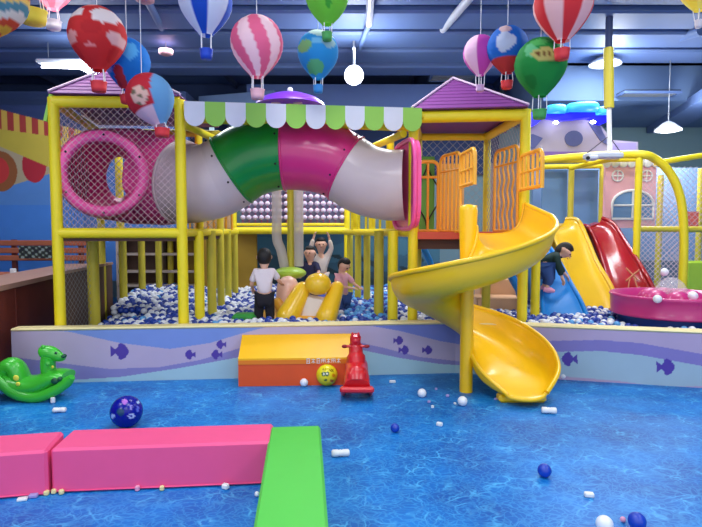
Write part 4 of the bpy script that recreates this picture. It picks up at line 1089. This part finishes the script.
for px, py, r, m, lab in (
    (304, 382.5, .038, 'white_ball', 'white plastic ball on the floor in front of the orange step'),
    (422, 393, .038, 'white_ball', 'white plastic ball on the blue floor, left of the spiral slide pole'),
    (462.5, 401, .04, 'white_ball', 'white plastic ball on the blue floor just before the spiral slide pole'),
    (604.5, 524, .04, 'white_ball', 'white plastic ball cut by the bottom edge of the picture'),
    (563, 376, .03, 'white_ball', 'white plastic ball resting against the low wall right of the slide exit'),
    (395, 428, .033, 'deep_ball', 'small dark blue ball alone on the floor right of the green block'),
    (544.5, 470.5, .04, 'deep_ball', 'dark blue ball alone on the open floor at right'),
    (637, 521, .042, 'deep_ball', 'dark blue ball at the bottom edge beside the white ball'),
    (403, 369, .04, 'deep_ball', 'dark ball against the low wall left of the slide pole'),
    (623, 519.5, .014, 'pinkshoe', 'tiny pinkish bead between the white and the blue ball'),
    (257, 494, .014, 'white_ball', 'tiny white ball beside the foot of the green foam block')):
    ball(px, py, r, 'play_ball', M[m], lab)
# loose foam bits
def bit(px, py, l, w, h, rz, m, label, name='foam_piece'):
    c = G(px, py); c.z = h/2+.001; mb = MB()
    if l > .06:
        mb.tube([c+Vector((math.cos(rz)*(q-.5)*l, math.sin(rz)*(q-.5)*l, 0)) for q in (0, .06, .35, .42, .5, .58, .65, .94, 1)], [(h*.3, w*.3), (h*.5, w*.5), (h*.5, w*.5), (h*.4, w*.42), (h*.5, w*.5), (h*.4, w*.42), (h*.5, w*.5), (h*.5, w*.5), (h*.3, w*.3)], 12)
    else: mb.box(c, (l, w, h), rz, bev=min(l, w, h)*.22)
    return tag(mb.build(name, M[m] if isinstance(m, str) else m), label, 'foam piece')
cr = mat('cream_foam', (236, 222, 160), .7)
M['creamf'] = cr; M['lilacf'] = mat('lilac_foam', (165, 150, 205), .7)
bit(549, 413.5, .115, .055, .05, -.15, 'white', 'white foam piece on the floor in front of the slide exit')
bit(340.5, 456.5, .115, .05, .045, .12, 'white', 'white bumpy foam piece right of the green block')
bit(59.5, 412.5, .1, .045, .04, .1, 'white', 'white foam piece left of the dark blue printed ball')
bit(53, 403, .035, .03, .05, .6, 'white', 'small white foam crumb under the green rocking toy')
bit(589, 497, .05, .03, .025, -.2, 'white', 'small white foam chip near the bottom at right')
bit(439.5, 426, .045, .03, .028, -.5, 'white', 'small tilted white foam chip in the middle of the floor')
bit(392.5, 383, .06, .025, .025, 0, 'white', 'thin white foam chip on the floor beside the red rocking horse')
bit(22.5, 500.5, .05, .03, .015, .3, 'white', 'flat white foam chip before the left pink block')
bit(33.5, 497.5, .045, .03, .02, .2, 'lilacf', 'lilac foam chip before the left pink block')
bit(46.5, 495.2, .026, .026, .026, .1, 'creamf', 'cream foam cube, leftmost of three at the gap between the pink blocks')
bit(54, 493.6, .026, .026, .026, .3, 'creamf', 'cream foam cube, middle of three at the gap between the pink blocks')
bit(61.5, 494.3, .026, .026, .026, .7, 'creamf', 'cream foam cube, rightmost of three at the gap between the pink blocks')
bit(137.5, 491, .024, .024, .03, .1, 'pinkshoe', 'pinkish foam cube in front of the middle of the long pink block')
bit(162, 490.5, .024, .024, .026, .2, 'creamf', 'cream foam cube in front of the long pink block, right of the pinkish cube')
bit(225.5, 489, .04, .03, .03, -.4, 'white', 'white foam chip in front of the right end of the long pink block')
bit(436, 390, .022, .02, .02, .4, 'lilacf', 'lilac crumb right of the white ball by the low wall')
bit(429, 403, .026, .02, .02, .4, 'lilacf', 'lilac crumb in front of the white ball left of the slide pole')
bit(447.5, 397, .026, .024, .022, .2, 'lilacf', 'lilac crumb between the two white balls by the slide pole')
bit(455, 404.5, .02, .02, .016, .2, 'white', 'white crumb left of the white ball at the slide pole')
bit(432.5, 408, .024, .02, .022, .2, 'white', 'white crumb in front of the lilac crumbs on the floor')
bit(496, 400, .03, .02, .018, .5, 'lilacf', 'lilac crumb beside the foot of the slide exit')
# ------------------------------------------------------------------ hot-air balloon lanterns
rope_mesh = {}
def lantern(px, py, rpx, y, paint, basket, label, z_ax=0, tilt=0, bw=1.0, rope=1.0):
    R = rpx*y/F; c = P(px, py, y); Rt = Matrix.Rotation(tilt, 3, 'Y')
    t = thing('balloon_lantern', c, label, 'balloon', 'hot-air balloon lanterns hanging from the ceiling')
    pr = [(.02, 1.0), (.2, .98), (.42, .91), (.64, .77), (.82, .58), (.94, .34), (1.0, .06), (.98, -.2), (.89, -.45), (.75, -.68), (.58, -.9), (.42, -1.07), (.29, -1.2), (.25, -1.27)]
    pz = [p[1] for p in pr]; nn_ = 64; mb = MB(); fine = []
    for k in range(len(pr)-1):
        for q in range(3):
            f = q/3; fine.append((pr[k][0]*(1-f)+pr[k+1][0]*f, pr[k][1]*(1-f)+pr[k+1][1]*f))
    fine.append(pr[-1])
    vs = []
    for r_, z_ in fine:
        for j in range(nn_):
            a = 2*PI*j/nn_; rb = 1-.025*abs(math.cos(a*4))
            vs.append(c+Rt@Vector((R*r_*rb*math.cos(a), R*r_*rb*math.sin(a), R*z_)))
    k = len(fine); mb.add(vs, [(i*nn_+j, i*nn_+(j+1) % nn_, (i+1)*nn_+(j+1) % nn_, (i+1)*nn_+j) for i in range(k-1) for j in range(nn_)])
    def pf(v, i):
        i_, j = divmod(i, nn_); ang = 2*PI*j/nn_
        # ang relative to the side facing the room's front (-Y): a in (-pi, pi), 0 = front
        a = (ang+PI/2+PI) % (2*PI)-PI; return lin(paint(a, fine[i_][1], fine[i_][0]))
    mb.build('envelope', M['lantern'], t, paint=pf, fix=False)
    mb = MB(); n0_ = c+Rt@Vector((0, 0, -1.27*R)); zb0 = -(1.27+.52*rope)*R; bb = .24*R*bw
    bc = c+Rt@Vector((0, 0, zb0))
    mb.lathe(bc, [(.001, -.34*R), (bb*.85, -.34*R), (bb*.95, -.2*R), (bb, 0), (bb*1.06, .02*R), (bb*.94, .02*R), (bb*.85, -.25*R), (.001, -.28*R)], 20); mb.build('basket', M[basket] if isinstance(basket, str) else basket, t)
    for j in range(4):
        a = PI/4+j*PI/2+.3; mb = MB(); p0 = c+Rt@Vector((.25*R*math.cos(a), .25*R*math.sin(a), -1.25*R)); p1 = bc+Vector((bb*math.cos(a), bb*math.sin(a), 0))
        mb.tube([p0, p1], .0045, 5); mb.build('rope', M['rope'], t)
    mb = MB(); tp = c+Rt@Vector((0, 0, R)); 
    if tp.z < CH-.05: mb.tube([tp, Vector((tp.x, tp.y, CH))], .003, 5); mb.build('hanging_cord', M['rope'], t)
def stripes(c1, c2, n, tw=0, off=0):
    return lambda a, z, r: c1 if math.floor(a/(2*PI)*n+tw*z+off) % 2 == 0 else c2
def clouds(base, spots, base2=None):
    def f(a, z, r):
        x = r*math.sin(a)
        if math.cos(a) > -.2:
            for (sx, sz, rx, rz_, col) in spots:
                if ((x-sx)/rx)**2+((z-sz)/rz_)**2 < 1+.12*math.sin(7*math.atan2(z-sz, x-sx)): return col
        if base2 and abs(z+.1*math.cos(5*a)) > .0 and math.sin(a*3+1)*math.cos(z*4) > .55: return base2
        return base
    return f
W_ = (244, 236, 236)
mk = lambda n, c_: mat(n, c_, .6)
M['bk_red'] = mk('red_basket', (225, 55, 60)); M['bk_blue'] = mk('blue_basket', (25, 70, 190)); M['bk_pink'] = mk('pink_basket', (240, 180, 190)); M['bk_green'] = mk('green_basket', (70, 160, 80)); M['bk_yel'] = mk('yellow_basket', (245, 215, 60)); M['bk_white'] = mk('white_basket', (235, 225, 230)); M['bk_lil'] = mk('lilac_basket', (215, 170, 215)); M['bk_cyan'] = mk('cyan_basket', (50, 140, 210))
def rainbow(a, z, r):
    cs = [(245, 200, 70), (225, 90, 60), (235, 235, 225), (90, 150, 170), (245, 210, 110), (215, 80, 70)]
    return cs[int((z*1.15+.18*math.sin(3*a)+3.2)*3.2) % 6]
lantern(-6, -2, 31, 4.3, rainbow, 'bk_white', 'rainbow wavy-striped balloon in the top left corner', tilt=.3, bw=1.2)
lantern(31, -53, 34, 5.3, stripes((245, 215, 60), (235, 235, 220), 8), 'bk_yel', 'balloon at the top left of which only the yellow basket shows', bw=1.5)
lantern(52, -20, 22, 5.9, stripes((240, 150, 170), (245, 205, 215), 8), 'bk_white', 'pink balloon with white basket cut by the top edge, left of the red one', bw=1.4)
lantern(97.5, 35, 27, 4.6, clouds((214, 52, 54), [(-.4, .55, .3, .2, W_), (.55, .45, .38, .3, W_), (-.62, -.3, .28, .2, (235, 170, 165)), (.85, -.3, .2, .2, (235, 190, 190)), (.1, -.6, .18, .08, (240, 150, 150))], (200, 45, 50)), 'bk_red', 'red balloon with white clouds at upper left', bw=1.15, rope=.8)
lantern(127, 61, 22, 4.95, clouds((32, 126, 214), [(-.75, -.3, .42, .42, (165, 165, 220)), (.45, .2, .28, .4, (90, 180, 235)), (.35, .35, .12, .14, (20, 50, 110)), (-.1, -.9, .25, .5, (190, 50, 60))]), 'bk_red', 'blue balloon with a lilac patch, behind the red cloud one', bw=1.4, rope=.5)
def charless(a, z, r):
    x = r*math.sin(a)
    if math.hypot(x+.15, z+.1) < .38 and math.cos(a) > 0: return (235, 190, 175) if math.sin(x*14)*math.sin(z*12) < .35 else (120, 110, 90)
    if x-.25*z > .38: return (110, 170, 220)
    if z < -.55: return (240, 200, 215)
    return (200, 45, 60)
lantern(150, 97, 23, 4.5, charless, 'bk_red', 'tilted red and sky-blue balloon hanging before the netted cage', tilt=-.35, bw=1.3, rope=.3)
lantern(205.5, 1, 26, 4.7, stripes((30, 80, 190), (225, 230, 245), 8, 0, .5), 'bk_blue', 'blue balloon with white stripes at the top, left of the pink swirl one', rope=1.0)
lantern(257, 43, 26, 4.7, stripes((232, 110, 150), (248, 218, 226), 11, .75), 'bk_pink', 'pink balloon with pale swirling stripes above the awning', rope=.9, bw=1.1)
lantern(327, -4, 21.5, 4.9, clouds((120, 200, 70), [(.5, .2, .4, .3, (200, 225, 170)), (-.5, .5, .3, .2, (160, 220, 110)), (.1, -.5, .15, .3, (70, 160, 60))]), 'bk_green', 'lime green balloon cut by the top edge above the globe one', rope=.7)
lantern(318, 52, 20.5, 5.1, clouds((48, 150, 210), [(.3, .75, .7, .28, (190, 215, 205)), (-.6, .05, .35, .3, (130, 180, 110)), (.55, .2, .3, .25, (170, 200, 200)), (-.1, -.85, .4, .3, (100, 180, 120)), (0, .25, .25, .15, (120, 190, 225))]), 'bk_cyan', 'globe-like blue and green balloon left of the ceiling spotlight', rope=.6)
lantern(480.5, 53, 17, 5.3, stripes((200, 80, 180), (246, 205, 230), 6, 0, .4), 'bk_lil', 'small pink and purple striped balloon above the right purple roof', rope=1.1)
lantern(507.5, 47, 20, 5.1, lambda a, z, r: ((205, 215, 235) if math.hypot(r*math.sin(a)+.35, z-.0) < .45+.04*math.sin(9*a) and math.cos(a) > 0 else (200, 60, 60) if z < -.62 else (225, 190, 190) if math.hypot(r*math.sin(a)+.3, z-.65) < .25 else (36, 110, 205)), 'bk_red', 'blue balloon with a pale patch and red neck, between pink and green ones', rope=.75, bw=1.2)
lantern(540.5, 64, 25, 4.8, clouds((40, 150, 70), [(-.4, .12, .07, .1, (120, 70, 40)), (-.2, .14, .05, .1, (120, 70, 40)), (-.02, .1, .07, .08, (120, 70, 40)), (.16, .12, .04, .1, (120, 70, 40)), (-.12, .1, .52, .26, (205, 190, 110)), (-.3, .62, .3, .15, (90, 190, 100)), (-.05, .1, .1, .1, (90, 120, 60)), (-.6, .3, .2, .3, (110, 200, 140))], (34, 130, 60)), 'bk_green', 'green balloon with a yellow splash lettering patch', rope=1.0, bw=1.15)
lantern(563, 4, 28, 4.5, stripes((222, 60, 66), (246, 205, 205), 9, 0, .5), 'bk_red', 'red and pale-pink striped balloon at top right', rope=.55, bw=1.1)
lantern(700, -16, 20, 5.2, stripes((245, 225, 90), (235, 225, 120), 8), 'bk_white', 'yellow balloon with white basket in the top right corner', rope=.9, bw=.7)
#@@PART6
# ------------------------------------------------------------------ children
def skin_mesh(name, chains, m, parent, sub=2, root=None):
    # chains: list of [(point, radius), ...]; shared points are merged by position
    pts = []; rad_ = []; edges = []; key = {}
    def vid(p, r):
        k = tuple(round(x, 4) for x in p)
        if k not in key: key[k] = len(pts); pts.append(tuple(p)); rad_.append(r)
        return key[k]
    for ch in chains:
        ids = [vid(Vector(p), r) for p, r in ch]
        edges += [(ids[i], ids[i+1]) for i in range(len(ids)-1) if ids[i] != ids[i+1]]
    o0 = Vector(parent['_w'])
    me = bpy.data.meshes.new(name); me.from_pydata([tuple(Vector(p)-o0) for p in pts], edges, []); me.update()
    o = bpy.data.objects.new(name, me); C.objects.link(o)
    md = o.modifiers.new('Skin', 'SKIN'); md.use_smooth_shade = True
    sv = me.skin_vertices[0].data
    for i, r in enumerate(rad_): sv[i].radius = (r, r); sv[i].use_root = (i == 0)
    ss = o.modifiers.new('Subsurf', 'SUBSURF'); ss.levels = ss.render_levels = sub
    dg = bpy.context.evaluated_depsgraph_get(); dg.update()
    ev = o.evaluated_get(dg); me2 = bpy.data.meshes.new_from_object(ev); me2.name = name
    o.modifiers.clear(); o.data = me2; me2.materials.clear(); me2.materials.append(m)
    me2.polygons.foreach_set('use_smooth', [True]*len(me2.polygons))
    o.parent = parent; o['_w'] = tuple(o0); return o
def child(loc, rz, J, label, shirt, pants, shoes='white', s=1.0, sleeve=.6, hairlen=0):
    loc = Vector(loc); t = thing('person', loc, label, 'person'); Rz = Matrix.Rotation(rz, 3, 'Z')
    D = dict(pelvis=(0, 0, .54), spine=(0, 0, .66), chest=(0, 0, .80), neck=(0, .005, .915), headb=(0, -.005, .97), head=(0, -.012, 1.06), top=(0, -.005, 1.12),
             shL=(.115, 0, .865), elL=(.15, .01, .70), wrL=(.155, -.05, .56), shR=(-.115, 0, .865), elR=(-.15, .01, .70), wrR=(-.155, -.05, .56),
             hpL=(.06, 0, .52), knL=(.068, -.01, .29), anL=(.07, .01, .06), toL=(.075, -.09, .03), hpR=(-.06, 0, .52), knR=(-.068, -.01, .29), anR=(-.07, .01, .06), toR=(-.075, -.09, .03))
    D.update(J); W = {k: loc+Rz@(Vector(v)*s) for k, v in D.items()}
    ch = [[(W['pelvis'], .085*s), (W['spine'], .075*s), (W['chest'], .085*s), (W['neck'], .035*s), (W['headb'], .07*s), (W['head'], .108*s), (W['top'], .082*s)]]
    for q in 'LR':
        sh, el, wr = W['sh'+q], W['el'+q], W['wr'+q]
        d = (wr-el).normalized(); palm = wr+d*.045*s
        ch.append([(W['chest'], .085*s), (sh, .04*s), (sh.lerp(el, .5), .031*s), (el, .026*s), (wr, .018*s), (palm, .022*s)])
        side = d.cross(Vector((0, 0, 1)))
        side = side.normalized() if side.length > .1 else Rz@Vector((0, 1, 0))
        cu = side.cross(d).normalized()*-1
        for k, (of, ln) in enumerate(((-.021, .045), (-.007, .052), (.007, .05), (.021, .038))):
            b0 = palm+side*of*s+d*.014*s; b1 = b0+d*ln*.5*s+cu*.004*s; b2 = b0+d*ln*.9*s+cu*.02*s
            ch.append([(palm, .022*s), (b0, .0075*s), (b1, .0065*s), (b2, .005*s)])
        th0 = wr+d*.02*s-side*.02*s; ch.append([(palm, .022*s), (th0, .009*s), (th0-side*.014*s+d*.022*s, .007*s)])
        ch.append([(W['pelvis'], .085*s), (W['hp'+q], .068*s), (W['kn'+q], .045*s), (W['an'+q], .028*s), (W['to'+q], .024*s)])
    skin_mesh('body', ch, M['skin'], t)
    e = .018*s
    sc_ = [[(W['spine'].lerp(W['pelvis'], .75), .088*s+e), (W['spine'], .08*s+e), (W['chest'], .088*s+e), (W['chest'].lerp(W['neck'], .8), .045*s+e*.5)]]
    for q in 'LR':
        sh, el, wr = W['sh'+q], W['el'+q], W['wr'+q]
        c_ = [(W['chest'], .088*s+e), (sh, .044*s+e*.6), (sh.lerp(el, .5), .036*s+e*.7)]
        if sleeve <= .6: c_.append((sh.lerp(el, .8), .034*s+e*.8))
        else: c_ += [(el, .03*s+e*.7), (el.lerp(wr, .85), .022*s+e*.6)]
        sc_.append(c_)
    skin_mesh('shirt', sc_, M[shirt], t)
    pc = []
    for q in 'LR':
        pc.append([(W['pelvis'], .088*s+e), (W['hp'+q], .07*s+e*.6), (W['kn'+q], .05*s+e*.7), (W['kn'+q].lerp(W['an'+q], .85), .036*s+e*.6)])
    skin_mesh('trousers', pc, M[pants], t)
    for q in 'LR':
        mb = MB(); a, b = W['an'+q], W['to'+q]; mb.tube([a+(a-b)*.35+U(-.02*s), a.lerp(b, .2)+U(-.015*s), a.lerp(b, .7)+U(-.01*s), b+(b-a)*.25+U(-.008*s)], [(.03*s, .028*s), (.038*s, .036*s), (.034*s, .038*s), (.016*s, .022*s)], 12); mb.build('shoe', M[shoes], t)
    # head: hair cap, ears, eyes, nose, mouth
    up = (W['top']-W['headb']).normalized(); fwd = Rz@Vector((0, -1, 0)); fwd = (fwd-up*fwd.dot(up)).normalized()
    if 'look' in J: fwd = (Vector(J['look'])); fwd = (fwd-up*fwd.dot(up)).normalized()
    rt = fwd.cross(up).normalized(); hc = W['head']; Rm = Matrix((rt, -fwd, up)).transposed()
    mb = MB(); n_, m_ = 20, 14; vs = []
    for i in range(m_+1):
        th_ = PI*i/m_
        for j in range(n_):
            a = 2*PI*j/n_; v = Vector((math.sin(th_)*math.cos(a), math.sin(th_)*math.sin(a), math.cos(th_)))
            k = 1.0
            if v.y < .1 and v.z < .45: k = .6          # face opening
            if v.z < -.86: k = .8
            vs.append(hc+Rm@Vector((v.x*.094*s*k*1.05, v.y*.1*s*k*1.05+.006*s, v.z*.115*s*k*1.02+.0*s)))
    mb.add(vs, [(i*n_+j, i*n_+(j+1) % n_, (i+1)*n_+(j+1) % n_, (i+1)*n_+j) for i in range(m_) for j in range(n_)])
    mb.build('hair', M['hair'], t)
    for sx in (-1, 1):
        mb = MB(); mb.ell(hc+rt*sx*.032*s+fwd*.086*s, (.011*s, .008*s, .009*s), 10, 6, Rm); mb.build('eye', M['black'], t)
        mb = MB(); mb.ell(hc+rt*sx*.092*s-up*.005*s, (.01*s, .018*s, .026*s), 10, 6, Rm); mb.build('ear', M['skin'], t)
    mb = MB(); mb.ell(hc+fwd*.094*s-up*.022*s, (.01*s, .013*s, .013*s), 10, 6, Rm); mb.build('nose', M['skin'], t)
    mb = MB(); mb.ell(hc+fwd*.084*s-up*.05*s, (.02*s, .008*s, .005*s), 10, 6, Rm); mb.build('mouth', mat('lip', (190, 100, 100), .5), t)
    return t
k1 = G(264, 373, .0); k1 = Vector((XA(264, 5.95), 5.95, .27))
child(k1, PI+.15, dict(elL=(.17, -.03, .70), wrL=(.15, -.16, .62), elR=(-.19, -.04, .74), wrR=(-.22, -.17, .70), hpL=(.065, 0, .52), knL=(.08, -.02, .3)), 'person seen from behind in white T-shirt and black trousers, standing in the ball pit', 'shirt_w', 'dark', s=.84)
child((XA(310, 7.3), 7.3, .27), -.3, dict(elL=(.19, -.1, .74), wrL=(.14, -.22, .72), elR=(-.17, -.08, .72), wrR=(-.1, -.22, .7)), 'person in navy top behind the inflatable petals, facing the viewer', 'shirt_navy', 'dark', s=.83)
child((XA(321, 8.3), 8.3, .25), .1, dict(elL=(.17, -.02, 1.0), wrL=(.13, -.03, 1.16), elR=(-.17, -.03, 1.0), wrR=(-.12, -.04, 1.17)), 'person in beige clothes with raised arms at the back of the ball pit', 'shirt_beige', 'shirt_beige', s=.93, sleeve=.9)
child((XA(342, 6.7), 6.7, .2), .9, dict(head=(.0, -.05, 1.03), top=(-.01, -.07, 1.085), elL=(.17, -.12, .72), wrL=(.1, -.25, .7), elR=(-.16, -.12, .72), wrR=(-.08, -.25, .7)), 'dark-haired person in pink top leaning over the right inflatable petal', 'shirt_pink', 'jeans', s=.8)
# boy climbing on the blue slide, bending over its edge
by = 6.62
def bj(px, py, dy=0): return P(px, py, by+dy)-P(546, 288, by)
bl = P(546, 288, by)
child(bl, 0, dict(pelvis=bj(546, 268), spine=bj(548, 262), chest=bj(552, 256.5), neck=bj(559, 254.5), headb=bj(561.5, 253.5), head=bj(564.5, 251.5), top=bj(566, 248.5),
      shL=bj(556, 258, -.11), elL=bj(559, 268, -.13), wrL=bj(562, 277, -.12), shR=bj(555, 256, .1), elR=bj(559, 266, .14), wrR=bj(565, 274, .14),
      hpL=bj(546, 270, -.07), knL=bj(551, 279, -.08), anL=bj(546, 288, -.08), toL=bj(553, 290, -.1), hpR=bj(545, 270, .06), knR=bj(549, 279, .07), anR=bj(543, 287, .07), toR=bj(549, 290, .07), look=(.8, -.55, -.35)),
      'person in dark green jacket and jeans bending over the edge of the blue slide', 'jacket', 'jeans', shoes='pinkshoe', s=1.0, sleeve=.9)
# ------------------------------------------------------------------ ball pit
def ico(sub):
    import bmesh
    bm = bmesh.new(); bmesh.ops.create_icosphere(bm, subdivisions=sub, radius=1); bm.verts.ensure_lookup_table()
    v = np.array([x.co[:] for x in bm.verts]); f = np.array([[q.index for q in p.verts] for p in bm.faces]); bm.free(); return v, f
rb = .037; sp_ = .071
def inpit(x, y):
    if x < 1.15: 
        xl = -3.18-(y-5.3)*.155+.12*0
        px = CX+F*x/y
        left = interp(y, [5.4, 6.0, 7.0, 8.0, 9.8], [-2.62, -2.75, -2.95, -3.1, -3.4])
        return x > left and y < 9.75 and y > zwall(px)+.2
    px = CX+F*x/y
    if px > 760: return False
    if y < zwall(min(px, 755))+.2: return False
    if math.hypot(x-tc_.x, y-tc_.y) < tr-.02: return False
    return y < 7.9 and x < 3.9
def surf(x, y):
    return .455+.03*math.sin(x*2.3+1)*math.sin(y*1.9)+.02*math.sin(x*5+y*3)+.1*math.exp(-((x+3.0)**2)/.4)*(y > 6.3)
obst = [(k1.x, k1.y, .15), (cc.x+.1, 6.35, .45), (cc.x, cc.y, .1), (XA(310, 7.3), 7.3, .14), (XA(321, 8.3), 8.3, .14), (XA(342, 6.7), 6.7, .14), (XA(245, 5.95), 5.95, .1), (XA(413, zC), zC, .09), (pB.x, pB.y, .09)]
pts = []
j = 0; y = 5.3
while y < 9.75:
    x = -3.5+(sp_/2 if j % 2 else 0)
    while x < 3.9:
        if inpit(x, y) and not any((x-a)**2+(y-b)**2 < r*r for a, b, r in obst):
            pts.append((x+random.uniform(-.01, .01), y+random.uniform(-.01, .01), surf(x, y)+random.uniform(-.022, .022)))
        x += sp_
    y += sp_*.88; j += 1
def seen(p):
    px, py = proj(Vector(p)); 
    if not (90 < px < 632): return False
    return p[1]-zwall(px) > .33 and not (392 < px < 500)
cand = sorted([p for p in pts if seen(p)], key=lambda p: p[1]-.3*zwall(proj(Vector(p))[0]))[:300]
cs_ = set(cand); rest = [p for p in pts if p not in cs_]
def colidx(p):
    r = random.random()
    fx = proj(Vector(p))[0]
    if 340 < fx < 395 and r < .35: return 2
    return 0 if r < .47 else (1 if r < .96 else 2)
v2, f2 = ico(3)
protos = []
for mname in ('white_ball', 'blue_ball', 'lblue_ball'):
    me = bpy.data.meshes.new('pit_ball'); me.from_pydata((v2*rb).tolist(), [], f2.tolist()); me.materials.append(M[mname])
    me.polygons.foreach_set('use_smooth', [True]*len(me.polygons)); protos.append(me)
lab = ('white plastic ball lying in the front rows of the ball pit', 'dark blue plastic ball lying in the front rows of the ball pit', 'light blue plastic ball lying in the front rows of the ball pit')
grp = ('white balls in the front rows of the ball pit', 'dark blue balls in the front rows of the ball pit', 'light blue balls in the front rows of the ball pit')
src = {}
for p in cand:
    k = colidx(p)
    if k not in src: o = bpy.data.objects.new('pit_ball', protos[k]); src[k] = o
    else: o = src[k].copy()
    C.objects.link(o); o.location = p; tag(o, lab[k], 'ball', grp[k])
def balls_mesh(name, plist, sub, label):
    v, f = ico(sub); nv = len(v); P_ = np.array(plist); n = len(P_)
    V = (P_[:, None, :]+v[None]*rb).reshape(-1, 3); Fc = (f[None]+(np.arange(n)*nv)[:, None, None]).reshape(-1, 3)
    me = bpy.data.meshes.new(name); me.vertices.add(len(V)); me.vertices.foreach_set('co', V.ravel())
    me.loops.add(Fc.size); me.loops.foreach_set('vertex_index', Fc.ravel().astype(np.int32))
    me.polygons.add(len(Fc)); me.polygons.foreach_set('loop_start', np.arange(0, Fc.size, 3, dtype=np.int32)); me.polygons.foreach_set('loop_total', np.full(len(Fc), 3, dtype=np.int32))
    for mm in ('white_ball', 'blue_ball', 'lblue_ball'): me.materials.append(M[mm])
    ci = np.array([colidx(p) for p in plist]); me.polygons.foreach_set('material_index', np.repeat(ci, len(f)).astype(np.int32))
    me.polygons.foreach_set('use_smooth', np.ones(len(Fc), dtype=bool)); me.update(); me.validate()
    o = bpy.data.objects.new(name, me); C.objects.link(o); return tag(o, label, 'balls', None, 'stuff')
low = [(x+.035, y+.03, z-.055) for x, y, z in pts]
balls_mesh('pit_balls', rest+low, 2, 'mass of small white and blue plastic balls filling the ball pit')
# ------------------------------------------------------------------ light
def area(loc, size, power, col=(1, 1, 1), rot=(0, 0, 0), sy=None):
    l = bpy.data.lights.new('ceiling_light', 'AREA'); l.shape = 'RECTANGLE'; l.size = size; l.size_y = sy or size; l.energy = power; l.color = col
    o = bpy.data.objects.new('ceiling_light', l); C.objects.link(o); o.location = loc; o.rotation_euler = rot; return o
for x in (-4, 0, 4):
    area((x, 2.6, 4.3), 1.6, 62, (.93, .97, 1), sy=1.0)
    area((x, -.8, 4.3), 1.6, 78, (.93, .97, 1), sy=1.0)
for x in (-3.2, 0, 3.4): area((x, 5.7, 4.25), 1.2, 62, (.95, .97, 1), sy=.3)
for x, p_ in ((-2.6, 44), (.6, 46), (3.6, 75)): area((x, 8.1, 4.08), 1.2, p_, (.9, .95, 1), sy=.5)
for c_, p_, k in ((cL, 90, .15), (P(82, 66, 8.2), 22, .2), (cA, 50, .2), (cB, 110, .2)):
    l = bpy.data.lights.new('lamp_light', 'POINT'); l.energy = p_; l.shadow_soft_size = k; l.color = (.9, .95, 1)
    o = bpy.data.objects.new('lamp_light', l); C.objects.link(o); o.location = c_+Vector((0, -.25, -.15))
w = bpy.data.worlds.new('World'); bpy.context.scene.world = w; w.use_nodes = True
bg = w.node_tree.nodes['Background']; bg.inputs[0].default_value = (.8, .88, 1, 1); bg.inputs[1].default_value = 1.3
vs_ = bpy.context.scene.view_settings; vs_.view_transform = 'Standard'; vs_.look = 'None'; vs_.exposure = 0.12; vs_.gamma = 1; vs_.use_curve_mapping = False
for o in bpy.data.objects:
    if '_w' in o: del o['_w']
